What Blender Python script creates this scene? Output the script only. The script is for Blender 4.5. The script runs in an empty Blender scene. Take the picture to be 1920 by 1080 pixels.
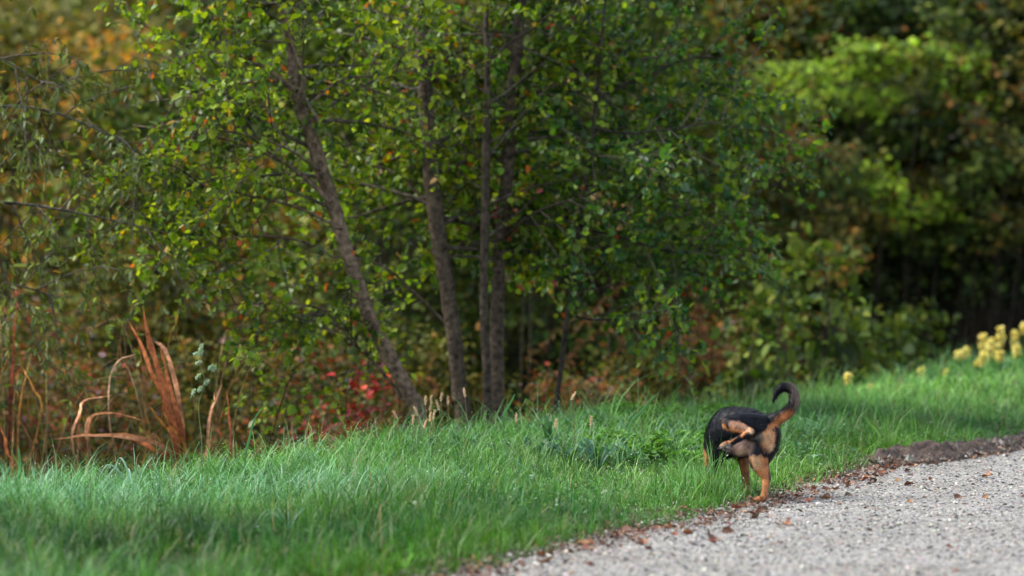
import bpy, math, numpy as np
from mathutils import Vector
R = math.radians
sc = bpy.context.scene
rng = np.random.default_rng(7)

# ------------------------------------------------------------------ camera, world, sun, exposure
CAM_H, PITCH, FPX = 1.54, R(1.19), 7200.0
cam_d = bpy.data.cameras.new('camera'); cam = bpy.data.objects.new('camera', cam_d)
sc.collection.objects.link(cam); sc.camera = cam
cam.location = (0, 0, CAM_H); cam.rotation_euler = (R(90) - PITCH, 0, 0)
cam_d.sensor_width = 36; cam_d.lens = 135; cam_d.clip_start = 0.5; cam_d.clip_end = 400
cam_d.dof.use_dof = True; cam_d.dof.focus_distance = 21.0; cam_d.dof.aperture_fstop = 1.6
cam_d.dof.aperture_blades = 9

SUN_EL, SUN_AZ = R(46), R(-84)          # azimuth from +Y (away), negative = to the left
w = bpy.data.worlds.new('World'); sc.world = w; w.use_nodes = True
nt = w.node_tree; nt.nodes.clear()
sky = nt.nodes.new('ShaderNodeTexSky'); sky.sky_type = 'NISHITA'; sky.sun_disc = False
sky.sun_elevation = SUN_EL; sky.sun_rotation = SUN_AZ
bgn = nt.nodes.new('ShaderNodeBackground'); bgn.inputs['Strength'].default_value = 0.12
wo = nt.nodes.new('ShaderNodeOutputWorld')
hs = nt.nodes.new('ShaderNodeHueSaturation'); hs.inputs['Saturation'].default_value = .5      # thin cloud whitens the sky
nt.links.new(sky.outputs[0], hs.inputs['Color'])
wb = nt.nodes.new('ShaderNodeVectorMath'); wb.operation = 'MULTIPLY'; wb.inputs[1].default_value = (1.0, 1.0, 1.0)
nt.links.new(hs.outputs[0], wb.inputs[0]); nt.links.new(wb.outputs[0], bgn.inputs[0]); nt.links.new(bgn.outputs[0], wo.inputs[0])
sd = bpy.data.lights.new('sun', 'SUN'); sd.energy = 2.0; sd.angle = R(28); sd.color = (1, .93, .82)
so = bpy.data.objects.new('sun', sd); sc.collection.objects.link(so)
tosun = Vector((math.sin(SUN_AZ) * math.cos(SUN_EL), math.cos(SUN_AZ) * math.cos(SUN_EL), math.sin(SUN_EL)))
so.rotation_euler = tosun.to_track_quat('Z', 'Y').to_euler()
sc.view_settings.view_transform = 'Standard'; sc.view_settings.look = 'None'
sc.view_settings.exposure = 1.95; sc.view_settings.gamma = 1
sc.render.engine = 'CYCLES'
cy = sc.cycles
cy.max_bounces = 5; cy.diffuse_bounces = 3; cy.glossy_bounces = 2; cy.transmission_bounces = 2
cy.transparent_max_bounces = 4; cy.caustics_reflective = False; cy.caustics_refractive = False
cy.sample_clamp_indirect = 4

# ------------------------------------------------------------------ helpers
CP, SP = math.cos(PITCH), math.sin(PITCH)
def at(px, py, y):
    """world point seen at photo pixel (1920 wide) at distance y"""
    v = (px - 960) / FPX; u = (540 - py) / FPX
    dy = CP + u * SP; dz = -SP + u * CP
    return np.array([v * y / dy, y, CAM_H + dz * y / dy])

def link(o, parent=None):
    sc.collection.objects.link(o)
    if parent is not None: o.parent = parent
    return o
def tag(o, label=None, cat=None, group=None, kind=None):
    if label: o['label'] = label
    if cat: o['category'] = cat
    if group: o['group'] = group
    if kind: o['kind'] = kind
    return o
def empty(name, loc=(0, 0, 0), rz=0):
    o = bpy.data.objects.new(name, None); o.location = loc; o.rotation_euler = (0, 0, rz)
    o.empty_display_size = .1
    return link(o)
def copy_tree(o, parent=None):
    c = o.copy(); sc.collection.objects.link(c); c.parent = parent
    for ch in o.children: copy_tree(ch, c)
    return c

class Geo:
    """collects numpy vertices, faces and vertex colours, and builds ONE mesh"""
    def __init__(s): s.v = []; s.c = []; s.f = {3: [], 4: []}; s.n = 0
    def add(s, v, faces, col):
        v = np.asarray(v, float).reshape(-1, 3)
        col = np.broadcast_to(np.asarray(col, float), (len(v), 3))
        s.v.append(v); s.c.append(col)
        for f in faces:
            f = np.asarray(f, np.int64)
            if f.size: s.f[f.shape[-1]].append(f.reshape(-1, f.shape[-1]) + s.n)
        s.n += len(v); return s
    def mesh(s, name, mat, smooth=True):
        v = np.concatenate(s.v); c = np.concatenate(s.c)
        t = np.concatenate(s.f[3]) if s.f[3] else np.zeros((0, 3), np.int64)
        q = np.concatenate(s.f[4]) if s.f[4] else np.zeros((0, 4), np.int64)
        me = bpy.data.meshes.new(name)
        me.vertices.add(len(v)); me.vertices.foreach_set('co', v.astype(np.float32).ravel())
        nl = t.size + q.size
        me.loops.add(nl); me.loops.foreach_set('vertex_index', np.concatenate([t.ravel(), q.ravel()]).astype(np.int32))
        me.polygons.add(len(t) + len(q))
        ls = np.concatenate([np.arange(len(t)) * 3, t.size + np.arange(len(q)) * 4]).astype(np.int32)
        me.polygons.foreach_set('loop_start', ls)
        me.polygons.foreach_set('use_smooth', np.full(len(ls), smooth, bool))
        me.update(calc_edges=True)
        a = me.color_attributes.new('tint', 'FLOAT_COLOR', 'POINT')
        a.data.foreach_set('color', np.concatenate([c, np.ones((len(c), 1))], 1).astype(np.float32).ravel())
        me.materials.append(mat)
        return me
    def build(s, name, mat, parent=None, smooth=True):
        return link(bpy.data.objects.new(name, s.mesh(name, mat, smooth)), parent)

def unit(a): return a / np.maximum(np.linalg.norm(a, axis=-1, keepdims=True), 1e-9)
def tube(g, pts, rad, col, n=6, jit=0, rs=rng):
    pts = np.asarray(pts, float); rad = np.asarray(rad, float)
    m = len(pts)
    d = unit(np.gradient(pts, axis=0))
    ref = np.array([0, 0, 1.]) if abs(d[0][2]) < .9 else np.array([1., 0, 0])
    a = unit(np.cross(d, ref)); b = np.cross(d, a)
    th = np.arange(n) * 2 * math.pi / n
    rr = rad[:, None] * (1 + (rs.normal(0, jit, (m, n)) if jit else 0))
    v = pts[:, None] + rr[..., None] * (np.cos(th)[None, :, None] * a[:, None] + np.sin(th)[None, :, None] * b[:, None])
    i = np.arange(m - 1)[:, None] * n; j = np.arange(n)[None]
    k = (j + 1) % n
    q = np.stack([i + j, i + k, i + n + k, i + n + j], -1).reshape(-1, 4)
    # close the end with a fan to a tip
    v = np.concatenate([v.reshape(-1, 3), pts[-1:] + d[-1:] * rad[-1]])
    e = (m - 1) * n
    t = np.stack([e + j[0], e + k[0], np.full(n, m * n)], -1)
    if np.ndim(col) == 2: col = np.concatenate([np.repeat(np.asarray(col), n, 0), np.asarray(col)[-1:]])
    g.add(v, [q, t], col)
def curve(pts, n):
    """Catmull-Rom resample"""
    P = np.asarray(pts, float); P = np.concatenate([2 * P[:1] - P[1:2], P, 2 * P[-1:] - P[-2:-1]])
    m = len(P) - 3; T = np.linspace(0, m - 1e-6, n); i = T.astype(int); t = (T - i)[:, None]
    p0, p1, p2, p3 = P[i], P[i + 1], P[i + 2], P[i + 3]
    return .5 * (2 * p1 + (p2 - p0) * t + (2 * p0 - 5 * p1 + 4 * p2 - p3) * t * t + (3 * p1 - p0 - 3 * p2 + p3) * t ** 3)
_nd = np.random.default_rng(3)
_ks = [(unit(_nd.normal(size=(5, 3))), _nd.uniform(0, 6.28, 5)) for _ in range(8)]
def noise(p, f, k=0):
    """smooth pseudo noise about -1..1"""
    p = np.asarray(p, float)
    if p.shape[-1] == 2: p = np.concatenate([p, np.zeros(p.shape[:-1] + (1,))], -1)
    D, ph = _ks[k % 8]; r = 0
    for i in range(5): r = r + np.sin(p @ D[i] * f * (1 + .35 * i) + ph[i] + 1.7 * np.sin(p @ D[(i + 2) % 5] * f * .7))
    return r / 2.6
def sstep(x): x = np.clip(x, 0, 1); return x * x * (3 - 2 * x)

# leaf templates: (x across, y along, z up)
LEAF = np.array([[0, 0, 0], [-.40, .30, .10], [-.34, .72, .06], [0, 1, -.10], [.40, .30, .10], [.34, .72, .06]])
LEAFQ = np.array([[0, 3, 2, 1], [0, 4, 5, 3]])
def leaves(g, pos, d, up, size, col, width=1., tpl=LEAF, tq=LEAFQ):
    n = len(pos); d = unit(d); x = unit(np.cross(d, up)); z = np.cross(x, d)
    size = np.broadcast_to(size, (n,))
    T = tpl * np.array([width, 1, 1])
    v = pos[:, None] + size[:, None, None] * (T[None, :, 0, None] * x[:, None] + T[None, :, 1, None] * d[:, None] + T[None, :, 2, None] * z[:, None])
    f = (tq[None] + (np.arange(n) * len(tpl))[:, None, None]).reshape(-1, 4)
    g.add(v, [f], np.repeat(col, len(tpl), 0))
def pal(cols, wts, n, rs, jit=.18):
    cols = np.array(cols, float); wts = np.array(wts, float)
    i = rs.choice(len(cols), n, p=wts / wts.sum())
    return np.clip(cols[i] * np.exp(rs.normal(0, jit, (n, 1))) * np.exp(rs.normal(0, .06, (n, 3))), .002, .9)

# ------------------------------------------------------------------ materials
def newmat(name):
    m = bpy.data.materials.new(name); m.use_nodes = True; t = m.node_tree
    return m, t, t.nodes['Principled BSDF'], t.nodes['Material Output']
def attr_mat(name, rough=.5, spec=.5, transl=0., fine=None, bump=0., bscale=60., tcol=(1.25, 1.3, .5), sheen=0.):
    m, t, p, out = newmat(name)
    a = t.nodes.new('ShaderNodeAttribute'); a.attribute_name = 'tint'
    src = a.outputs['Color']
    if fine:
        tc = t.nodes.new('ShaderNodeTexCoord'); no = t.nodes.new('ShaderNodeTexNoise'); no.inputs['Scale'].default_value = fine[0]
        no.inputs['Detail'].default_value = 4
        t.links.new(tc.outputs['Object'], no.inputs['Vector'])
        mr = t.nodes.new('ShaderNodeMapRange'); mr.inputs['From Min'].default_value = .3; mr.inputs['From Max'].default_value = .7
        mr.inputs['To Min'].default_value = fine[1]; mr.inputs['To Max'].default_value = fine[2]
        t.links.new(no.outputs['Fac'], mr.inputs['Value'])
        mx = t.nodes.new('ShaderNodeVectorMath'); mx.operation = 'SCALE'
        t.links.new(src, mx.inputs[0]); t.links.new(mr.outputs[0], mx.inputs['Scale']); src = mx.outputs[0]
    t.links.new(src, p.inputs['Base Color'])
    p.inputs['Roughness'].default_value = rough; p.inputs['Specular IOR Level'].default_value = spec
    if sheen: p.inputs['Sheen Weight'].default_value = sheen
    if bump:
        tc = t.nodes.new('ShaderNodeTexCoord'); no = t.nodes.new('ShaderNodeTexNoise'); no.inputs['Scale'].default_value = bscale
        no.inputs['Detail'].default_value = 5
        t.links.new(tc.outputs['Object'], no.inputs['Vector'])
        b = t.nodes.new('ShaderNodeBump'); b.inputs['Strength'].default_value = 1; b.inputs['Distance'].default_value = bump
        t.links.new(no.outputs['Fac'], b.inputs['Height']); t.links.new(b.outputs[0], p.inputs['Normal'])
    if transl:
        tr = t.nodes.new('ShaderNodeBsdfTranslucent'); mu = t.nodes.new('ShaderNodeVectorMath'); mu.operation = 'MULTIPLY'
        mu.inputs[1].default_value = tcol
        t.links.new(src, mu.inputs[0]); t.links.new(mu.outputs[0], tr.inputs['Color'])
        ms = t.nodes.new('ShaderNodeMixShader'); ms.inputs[0].default_value = transl
        t.links.new(p.outputs[0], ms.inputs[1]); t.links.new(tr.outputs[0], ms.inputs[2]); t.links.new(ms.outputs[0], out.inputs['Surface'])
    return m
M_leaf = attr_mat('leaf_surface', .40, .32, .48, tcol=(1.4, 1.35, .5))
M_bgleaf = attr_mat('shrub_leaf_surface', .6, .12, .3)
M_grass = attr_mat('grass_blade_surface', .42, .28, .34, tcol=(1.0, 1.2, .45))
M_bark = attr_mat('bark_surface', .85, .2, 0, fine=(26, .25, 2.0), bump=.015, bscale=30)
M_dry = attr_mat('dry_plant_surface', .8, .15, .3, fine=(38, .45, 1.5), tcol=(1.2, 1, .7))
M_dead = attr_mat('fallen_leaf_surface', .6, .3, .1, fine=(70, .6, 1.4), tcol=(1.3, .8, .4))
M_stone = attr_mat('stone_surface', .85, .25)
M_soil = attr_mat('soil_surface', .95, .1, fine=(16, .6, 1.5), bump=.03, bscale=24)
M_fur = attr_mat('dog_coat_surface', .5, .12, 0, fine=(90, .85, 1.15))
M_hair = attr_mat('dog_hair_surface', .45, .12, 0)
M_flower = attr_mat('yellow_petal_surface', .6, .3, .3, tcol=(1.1, 1, .6))
M_skin = attr_mat('dog_skin_surface', .45, .4)

# ------------------------------------------------------------------ terrain functions
_Y = [8, 12, 16, 20, 21.3, 22.6, 25, 27.5, 32, 40, 60, 130]
_X = [-3.3, -1.8, -.24, 1.31, 1.72, 2.14, 3.42, 4.9, 7.6, 13, 27, 70]
def xe(y): return np.interp(y, _Y, _X)
def wid(y): return np.interp(y, [10, 16, 20, 21.5, 22.6, 24, 27, 34, 45], [7.5, 6.6, 5.4, 4.4, 3.3, 2.75, 2.7, 4.4, 8.])
def topz(y): return np.interp(y, [14, 19, 21.5, 22.6, 24.2, 27, 31, 34, 45], [.0, -.02, -.10, .01, .08, .07, .09, .12, .1])
PW = 3.6
def ground(x, y):
    u = xe(y) - x; wd = wid(y); H = topz(y)
    z = .02 * sstep(u / .15) + (H + .02) * sstep(u / wd * 1.15)
    p = np.stack([x, y], -1)
    z = z + .012 * noise(p, 3.1, 1) * sstep(u / .4) + .02 * noise(p, 1.2, 2) * sstep(u / 1.)
    z = np.where(u < .0, -.01, z)
    z = np.where(u < -PW, .02 + .05 * noise(p, .8, 3) * sstep((-u - PW) / 2), z)
    drop = sstep((u - wd) / 1.9)
    z = z - 1.25 * drop + .12 * noise(p, 1.5, 4) * drop
    sky_block = np.clip((y - 50) / 40, 0, 1) ** 1.3 * 16 * sstep((u - wd + 6) / 10)  # added rise, unseen behind the wood, blocks sky light leaking through gaps
    return z + sky_block
def gz(x, y): return float(ground(np.array(float(x)), np.array(float(y))))

def grid(xs, ys, zf, name, mat, col):
    X, Y = np.meshgrid(xs, ys); Z = zf(X, Y)
    v = np.stack([X, Y, Z], -1).reshape(-1, 3); nx = len(xs)
    i = (np.arange(len(ys) - 1)[:, None] * nx + np.arange(nx - 1)[None]).ravel()
    q = np.stack([i, i + 1, i + nx + 1, i + nx], -1)
    return Geo().add(v, [q], col).build(name, mat)
def node_ground(name, ramp, scale, bump, bs):
    m, t, p, out = newmat(name); tc = t.nodes.new('ShaderNodeTexCoord')
    no = t.nodes.new('ShaderNodeTexNoise'); no.inputs['Scale'].default_value = scale; no.inputs['Detail'].default_value = 8
    cr = t.nodes.new('ShaderNodeValToRGB'); e = cr.color_ramp.elements
    e[0].position = .3; e[1].position = .7; e[0].color = (*ramp[0], 1); e[1].color = (*ramp[-1], 1)
    for k, c in enumerate(ramp[1:-1]):
        el = e.new(.3 + .4 * (k + 1) / (len(ramp) - 1)); el.color = (*c, 1)
    t.links.new(tc.outputs['Object'], no.inputs['Vector']); t.links.new(no.outputs['Fac'], cr.inputs[0])
    t.links.new(cr.outputs[0], p.inputs['Base Color']); p.inputs['Roughness'].default_value = .95
    p.inputs['Specular IOR Level'].default_value = .15
    n2 = t.nodes.new('ShaderNodeTexNoise'); n2.inputs['Scale'].default_value = bs; n2.inputs['Detail'].default_value = 6
    b = t.nodes.new('ShaderNodeBump'); b.inputs['Distance'].default_value = bump
    t.links.new(tc.outputs['Object'], n2.inputs['Vector']); t.links.new(n2.outputs['Fac'], b.inputs['Height']); t.links.new(b.outputs[0], p.inputs['Normal'])
    return m
M_ground = node_ground('leafy_soil_surface', [(.018, .016, .009), (.035, .032, .014), (.03, .04, .012)], 6, .03, 25)

xs = np.concatenate([np.linspace(-110, -9, 24), np.arange(-8.6, 10.1, .09), np.linspace(11, 110, 26)])
ys = np.concatenate([np.linspace(-30, 11, 14), np.arange(12, 40, .1), np.linspace(40.5, 60, 26), np.linspace(63, 150, 20)])
tag(grid(xs, ys, ground, 'ground', M_ground, (.05, .05, .03)), kind='structure')

# gravel path
def gravel_mat():
    m, t, p, out = newmat('gravel_surface'); tc = t.nodes.new('ShaderNodeTexCoord'); L = t.links.new
    def vor(s):
        v = t.nodes.new('ShaderNodeTexVoronoi'); v.inputs['Scale'].default_value = s; L(tc.outputs['Object'], v.inputs['Vector']); return v
    v1 = vor(75); v2 = vor(150)
    def ramp(src, stops):
        cr = t.nodes.new('ShaderNodeValToRGB'); e = cr.color_ramp.elements
        e[0].position, e[0].color = stops[0][0], (*stops[0][1], 1); e[1].position, e[1].color = stops[-1][0], (*stops[-1][1], 1)
        for s in stops[1:-1]: el = e.new(s[0]); el.color = (*s[1], 1)
        L(src, cr.inputs[0]); return cr.outputs[0]
    sx = t.nodes.new('ShaderNodeSeparateColor'); L(v1.outputs['Color'], sx.inputs[0])
    c1 = ramp(sx.outputs[0], [(0, (.03, .03, .033)), (.2, (.11, .11, .115)), (.45, (.205, .20, .19)), (.8, (.26, .255, .24)), (1, (.36, .35, .34))])
    n = t.nodes.new('ShaderNodeTexNoise'); n.inputs['Scale'].default_value = 1.6; n.inputs['Detail'].default_value = 9; n.inputs['Roughness'].default_value = .65; L(tc.outputs['Object'], n.inputs['Vector'])
    c2 = ramp(n.outputs['Fac'], [(.3, (.84, .78, .70)), (.5, (1.08, 1.07, 1.04)), (.72, (1.34, 1.34, 1.33))])
    mx = t.nodes.new('ShaderNodeVectorMath'); mx.operation = 'MULTIPLY'; L(c1, mx.inputs[0]); L(c2, mx.inputs[1])
    L(mx.outputs[0], p.inputs['Base Color']); p.inputs['Roughness'].default_value = .8; p.inputs['Specular IOR Level'].default_value = .3
    ad = t.nodes.new('ShaderNodeMath'); ad.operation = 'ADD'; L(v1.outputs['Distance'], ad.inputs[0]); L(v2.outputs['Distance'], ad.inputs[1])
    b = t.nodes.new('ShaderNodeBump'); b.invert = True; b.inputs['Distance'].default_value = .009; b.inputs['Strength'].default_value = .9
    L(ad.outputs[0], b.inputs['Height']); L(b.outputs[0], p.inputs['Normal'])
    return m
M_gravel = gravel_mat()
def path_z(x, y):
    p = np.stack([x, y], -1); u = x - xe(y)
    return .006 + .02 * sstep(u / .5) * sstep((PW - u) / .5) + .006 * noise(p, 2.6, 5) + .0025 * noise(p, 14, 6)
yy = np.concatenate([np.linspace(-25, 13, 20), np.arange(13.2, 34, .06), np.linspace(34.3, 60, 40)])
uu = np.concatenate([np.linspace(-.04, 2.8, 48), np.linspace(2.95, PW, 6)])
U, Y = np.meshgrid(uu, yy); wob = .05 * noise(np.stack([Y * 0, Y], -1), 2.3, 1)
X = xe(Y) + U - (.03 + abs(wob)) * (U < .3); Z = path_z(X, Y)
v = np.stack([X, Y, Z], -1).reshape(-1, 3); nx = len(uu)
i = (np.arange(len(yy) - 1)[:, None] * nx + np.arange(nx - 1)[None]).ravel()
tag(Geo().add(v, [np.stack([i, i + 1, i + nx + 1, i + nx], -1)], (.4, .4, .4)).build('gravel_path', M_gravel), kind='structure')
def surf(x, y):
    x = np.asarray(x, float); y = np.asarray(y, float)
    return np.where(x > xe(y), path_z(x, y), ground(x, y))

# loose pebbles
def pebbles():
    rs = np.random.default_rng(21); n = 38000
    y = 15 + 14 * rs.random(n) ** 1.5; u = rs.random(n) ** 1.15 * 2.9 - .12
    x = xe(y) + u; k = (np.abs(x) < .1334 * y + .5); x, y = x[k], y[k]; n = len(x)
    z = surf(x, y); s = np.exp(rs.normal(math.log(.0052), .42, n)); s = np.minimum(s, .017)
    base = np.array([[1, 0, 0], [0, 1, 0], [-1, 0, 0], [0, -1, 0], [.1, 0, .9], [.7, .7, .45], [-.7, .6, .4], [-.6, -.7, .5], [.7, -.7, .4]])
    tr = np.array([[0, 5, 8], [0, 1, 5], [1, 6, 5], [1, 2, 6], [2, 7, 6], [2, 3, 7], [3, 8, 7], [3, 0, 8], [5, 6, 4], [6, 7, 4], [7, 8, 4], [8, 5, 4]])
    a = rs.random(n) * 6.28; ca, sa = np.cos(a), np.sin(a)
    B = base[None] * (1 + rs.normal(0, .18, (n, 9, 3))); B[..., 2] *= rs.uniform(.5, 1, (n, 1)); B[..., 1] *= rs.uniform(.6, 1, (n, 1))
    v = np.stack([B[..., 0] * ca[:, None] - B[..., 1] * sa[:, None], B[..., 0] * sa[:, None] + B[..., 1] * ca[:, None], B[..., 2]], -1) * s[:, None, None]
    v += np.stack([x, y, z], -1)[:, None]
    col = pal([(.29, .275, .25), (.15, .145, .14), (.05, .05, .05), (.36, .34, .30), (.2, .13, .09)], [4, 3, 4, 2, .7], n, rs, .2)
    f = (tr[None] + (np.arange(n) * 9)[:, None, None]).reshape(-1, 3)
    tag(Geo().add(v, [f], np.repeat(col, 9, 0)).build('pebbles', M_stone, smooth=False), 'loose grey pebbles scattered over the gravel path', 'pebbles', kind='stuff')
pebbles()

# eroded soil lip along the path beyond the dog
def surf(x, y): return np.where(x > xe(y), path_z(x, y), ground(x, y))
def soil_edge():
    rs = np.random.default_rng(5); ys = np.arange(22.75, 33, .03); us = np.linspace(-.25, .34, 26)
    Y, U = np.meshgrid(ys, us, indexing='ij'); X = xe(Y) - U
    p = np.stack([X, Y, U], -1); t = (U + .25) / .59
    prof = np.sin(np.clip(t, 0, 1) * math.pi) ** .6
    am = np.interp(ys, [22.75, 22.95, 23.6, 24.4, 25.2, 26, 28, 33], [0, 1.1, 1.2, .55, .8, 1, .85, .5])[:, None]
    Z = np.maximum(ground(X, Y), -.0) - .02 + prof * am * (.06 + .022 * noise(p, 7, 1) + .022 * noise(p, 19, 2) + .013 * noise(p, 47, 4)) + .01
    X = X + .02 * noise(p, 12, 3)
    v = np.stack([X, Y, Z], -1).reshape(-1, 3); nx = len(us)
    i = (np.arange(len(ys) - 1)[:, None] * nx + np.arange(nx - 1)[None]).ravel()
    c = np.where(rs.random((len(v), 1)) < .5, 1, .8) * np.array([.060, .046, .040])
    tag(Geo().add(v, [np.stack([i, i + 1, i + nx + 1, i + nx], -1)], c).build('soil_edge', M_soil), kind='structure')
    n = 5200; y = rs.uniform(22.7, 32, n); u = rs.normal(.02, .14, n); x = xe(y) - u; k = np.abs(u) < .36; x, y = x[k], y[k]; n = len(x)
    o = np.array([[1, 0, 0], [0, 1, 0], [-1, 0, 0], [0, -1, 0], [0, 0, 1], [0, 0, -1.]]); o = o[None] * (1 + rs.normal(0, .3, (n, 6, 3))) + rs.normal(0, .15, (n, 6, 3))
    tr = np.array([[0, 1, 4], [1, 2, 4], [2, 3, 4], [3, 0, 4], [1, 0, 5], [2, 1, 5], [3, 2, 5], [0, 3, 5]])
    sz = np.exp(rs.normal(math.log(.0075), .55, n)); sz = np.minimum(sz, .03); v = np.stack([x, y, np.maximum(surf(x, y), 0) + .02 + .035 * np.exp(-(u[k] / .12) ** 2) * rs.random(n)], -1)[:, None] + o * sz[:, None, None]
    tag(Geo().add(v.reshape(-1, 3), [(tr[None] + (np.arange(n) * 6)[:, None, None]).reshape(-1, 3)], np.repeat(pal([(.075, .06, .052), (.14, .12, .105), (.035, .027, .025), (.12, .07, .04)], [3, 2, 2, 1], n, rs, .3), 6, 0)).build('soil_crumbs', M_stone, smooth=False), 'dark crumbs and clods of earth on the soil lip of the path', 'soil crumbs', kind='stuff')
soil_edge()

# ------------------------------------------------------------------ grass
def blades(g, x, y, z, h, az, th0, bend, wd, cb, ct, K=4, dew=None, rs=rng):
    n = len(x); t = np.linspace(0, 1, K + 1)
    ang = th0[:, None] + bend[:, None] * t[None] ** 1.2
    dl = h[:, None] / K
    r = np.concatenate([np.zeros((n, 1)), np.cumsum(np.sin(ang[:, :-1]) * dl, 1)], 1)
    zz = np.concatenate([np.zeros((n, 1)), np.cumsum(np.cos(ang[:, :-1]) * dl, 1)], 1)
    ca, sa = np.cos(az)[:, None], np.sin(az)[:, None]
    cx, cyy, cz = x[:, None] + r * ca, y[:, None] + r * sa, z[:, None] + zz
    tw = az + rs.normal(0, .5, n); sx, sy = -np.sin(tw)[:, None], np.cos(tw)[:, None]
    ww = wd[:, None] * .5 * np.maximum(1 - t[None, :K] ** 2.2, .12)
    Lf = np.stack([cx[:, :K] - sx * ww, cyy[:, :K] - sy * ww, cz[:, :K]], -1)
    Rt = np.stack([cx[:, :K] + sx * ww, cyy[:, :K] + sy * ww, cz[:, :K]], -1)
    tip = np.stack([cx[:, K], cyy[:, K], cz[:, K]], -1)[:, None]
    v = np.concatenate([np.stack([Lf, Rt], 2).reshape(n, 2 * K, 3), tip], 1)
    tt = np.concatenate([np.repeat(t[:K], 2), [1]])[None, :, None]
    c = cb[:, None] * (1 - tt) + ct[:, None] * tt
    m = 2 * K + 1; b = (np.arange(n) * m)[:, None, None]
    q = np.array([[2 * k, 2 * k + 1, 2 * k + 3, 2 * k + 2] for k in range(K - 1)])[None] + b
    tr = np.array([[2 * K - 2, 2 * K - 1, 2 * K]])[None] + b
    g.add(v.reshape(-1, 3), [q.reshape(-1, 4), tr.reshape(-1, 3)], c.reshape(-1, 3))
    return tip[:, 0]

def grass():
    rs = np.random.default_rng(11); g = Geo(); tips = []
    def band(n, y0, y1, wmul, hmul, far=False):
        y = rs.uniform(y0, y1, n); wd = wid(y)
        lo = np.maximum(-(.1334 * y + 1.0), xe(y) - wd - .9); hi = np.minimum(xe(y) + .05, .1334 * y + 1.0)
        x = lo + (hi - lo) * rs.random(n)
        ok = hi > lo; x, y = x[ok], y[ok]
        # gather the blades into tufts that fan outwards
        cs = .085 * wmul ** .5; ci = np.floor(x / cs).astype(int); cj = np.floor(y / cs).astype(int)
        hsh = lambda q: np.modf(np.abs(np.sin(ci * 12.9898 + cj * 78.233 + q * 37.719) * 43758.5453))[0]
        tx, ty = (ci + .15 + .7 * hsh(1)) * cs, (cj + .15 + .7 * hsh(2)) * cs
        solo = rs.random(len(x)) < .3; sg = np.where(hsh(5) < .5, .011, .022) * wmul ** .5
        ox, oy = rs.normal(0, 1, len(x)) * sg, rs.normal(0, 1, len(x)) * sg
        taz = np.where(solo, rs.random(len(x)) * 6.28, np.arctan2(oy, ox) + rs.normal(0, .5, len(x)))
        th = np.where(solo, .8, np.exp((hsh(3) - .5) * 1.25)); tcol = np.where(solo, 1., np.exp((hsh(4) - .5) * .9)); tyel = hsh(6)
        x = np.where(solo, x, tx + ox); y = np.where(solo, y, ty + oy)
        u = xe(y) - x; p = np.stack([x, y], -1); wd = wid(y)
        # soil lip stays bare
        lip = (y > 22.85) & (u < .16 + .05 * noise(p, 5, 2)); eu = u + .07 * noise(p, 3.5, 3) + .04 * noise(p, 13, 5)
        keep = (~lip) & (eu > 0) & (rs.random(len(x)) < np.clip(eu / .25, .25, 1)) & (u < wd + .9)
        x, y, u, p, wd = [a[keep] for a in (x, y, u, p, wd)]; n = len(x)
        patch = noise(p, 1.7, 1); y_ = y; taz, th, tcol, tyel = [a[keep] for a in (taz, th, tcol, tyel)]; p2 = noise(p, 4.3, 4); p3 = noise(p, 9., 2)
        mid = np.exp(-((x + .9) / 1.5) ** 2) * sstep((y - 20.3) / 1.5)         # long tufts on the crest
        h = (.088 + .022 * patch + .022 * p2 + .02 * p3) * np.exp(rs.normal(0, .36, n)) * hmul
        h *= .55 + .45 * sstep((u - .05) / .7)
        h *= 1 + .45 * mid * (1 + .5 * p2); lush = np.exp(-((u - wd * .85) / .8) ** 2)[:, None]
        h = np.clip(h, .03, .30)
        dog = np.exp(-((x - 1.0) / .20) ** 2 - ((y - 20.0) / .38) ** 2)       # longer grass the dog stands in
        h = np.clip(h * (1 + 1.9 * dog), .03, .22)
        h = h * th; az = taz
        th0 = np.abs(rs.normal(.15, .3, n)); crest = sstep((y - 18.6) / 1.6) * sstep((u - .35) / .6); bend = np.abs(rs.normal(.8, .8, n)) * (1 - .5 * crest) + crest * rs.uniform(.3, 2.3, n) + .5 * mid * rs.random(n)
        flat = (rs.random(n) < .18) & (dog < .2); th0[flat] += .7
        arch = (rs.random(n) < .38) & (dog < .3); bend[arch] = rs.uniform(1.3, 2.9, n)[arch]; h[arch] *= 1.3
        w_ = rs.uniform(.0022, .0052, n) * wmul
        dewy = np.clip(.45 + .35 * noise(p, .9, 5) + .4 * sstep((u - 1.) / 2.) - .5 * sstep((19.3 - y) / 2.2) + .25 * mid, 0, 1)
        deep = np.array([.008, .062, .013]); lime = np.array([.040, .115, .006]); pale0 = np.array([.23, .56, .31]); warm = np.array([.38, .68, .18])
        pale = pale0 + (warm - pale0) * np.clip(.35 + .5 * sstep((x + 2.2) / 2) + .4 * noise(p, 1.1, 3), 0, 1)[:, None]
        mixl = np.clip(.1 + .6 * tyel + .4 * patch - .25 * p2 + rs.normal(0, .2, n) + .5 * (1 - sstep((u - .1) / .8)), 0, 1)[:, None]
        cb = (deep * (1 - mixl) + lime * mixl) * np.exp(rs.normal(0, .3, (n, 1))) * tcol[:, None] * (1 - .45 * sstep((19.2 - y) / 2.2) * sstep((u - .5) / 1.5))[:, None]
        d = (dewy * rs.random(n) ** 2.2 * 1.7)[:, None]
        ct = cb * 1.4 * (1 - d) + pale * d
        cb = cb * (.9 + .5 * lush); straw = rs.random(n) < .045; cb[straw] = (.16, .12, .05); ct[straw] = (.24, .19, .09)
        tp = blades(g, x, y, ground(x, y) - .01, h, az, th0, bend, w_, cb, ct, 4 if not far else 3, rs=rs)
        tips.append(tp)
    band(34000, 13.6, 17, 1.35, 1.05)
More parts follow.
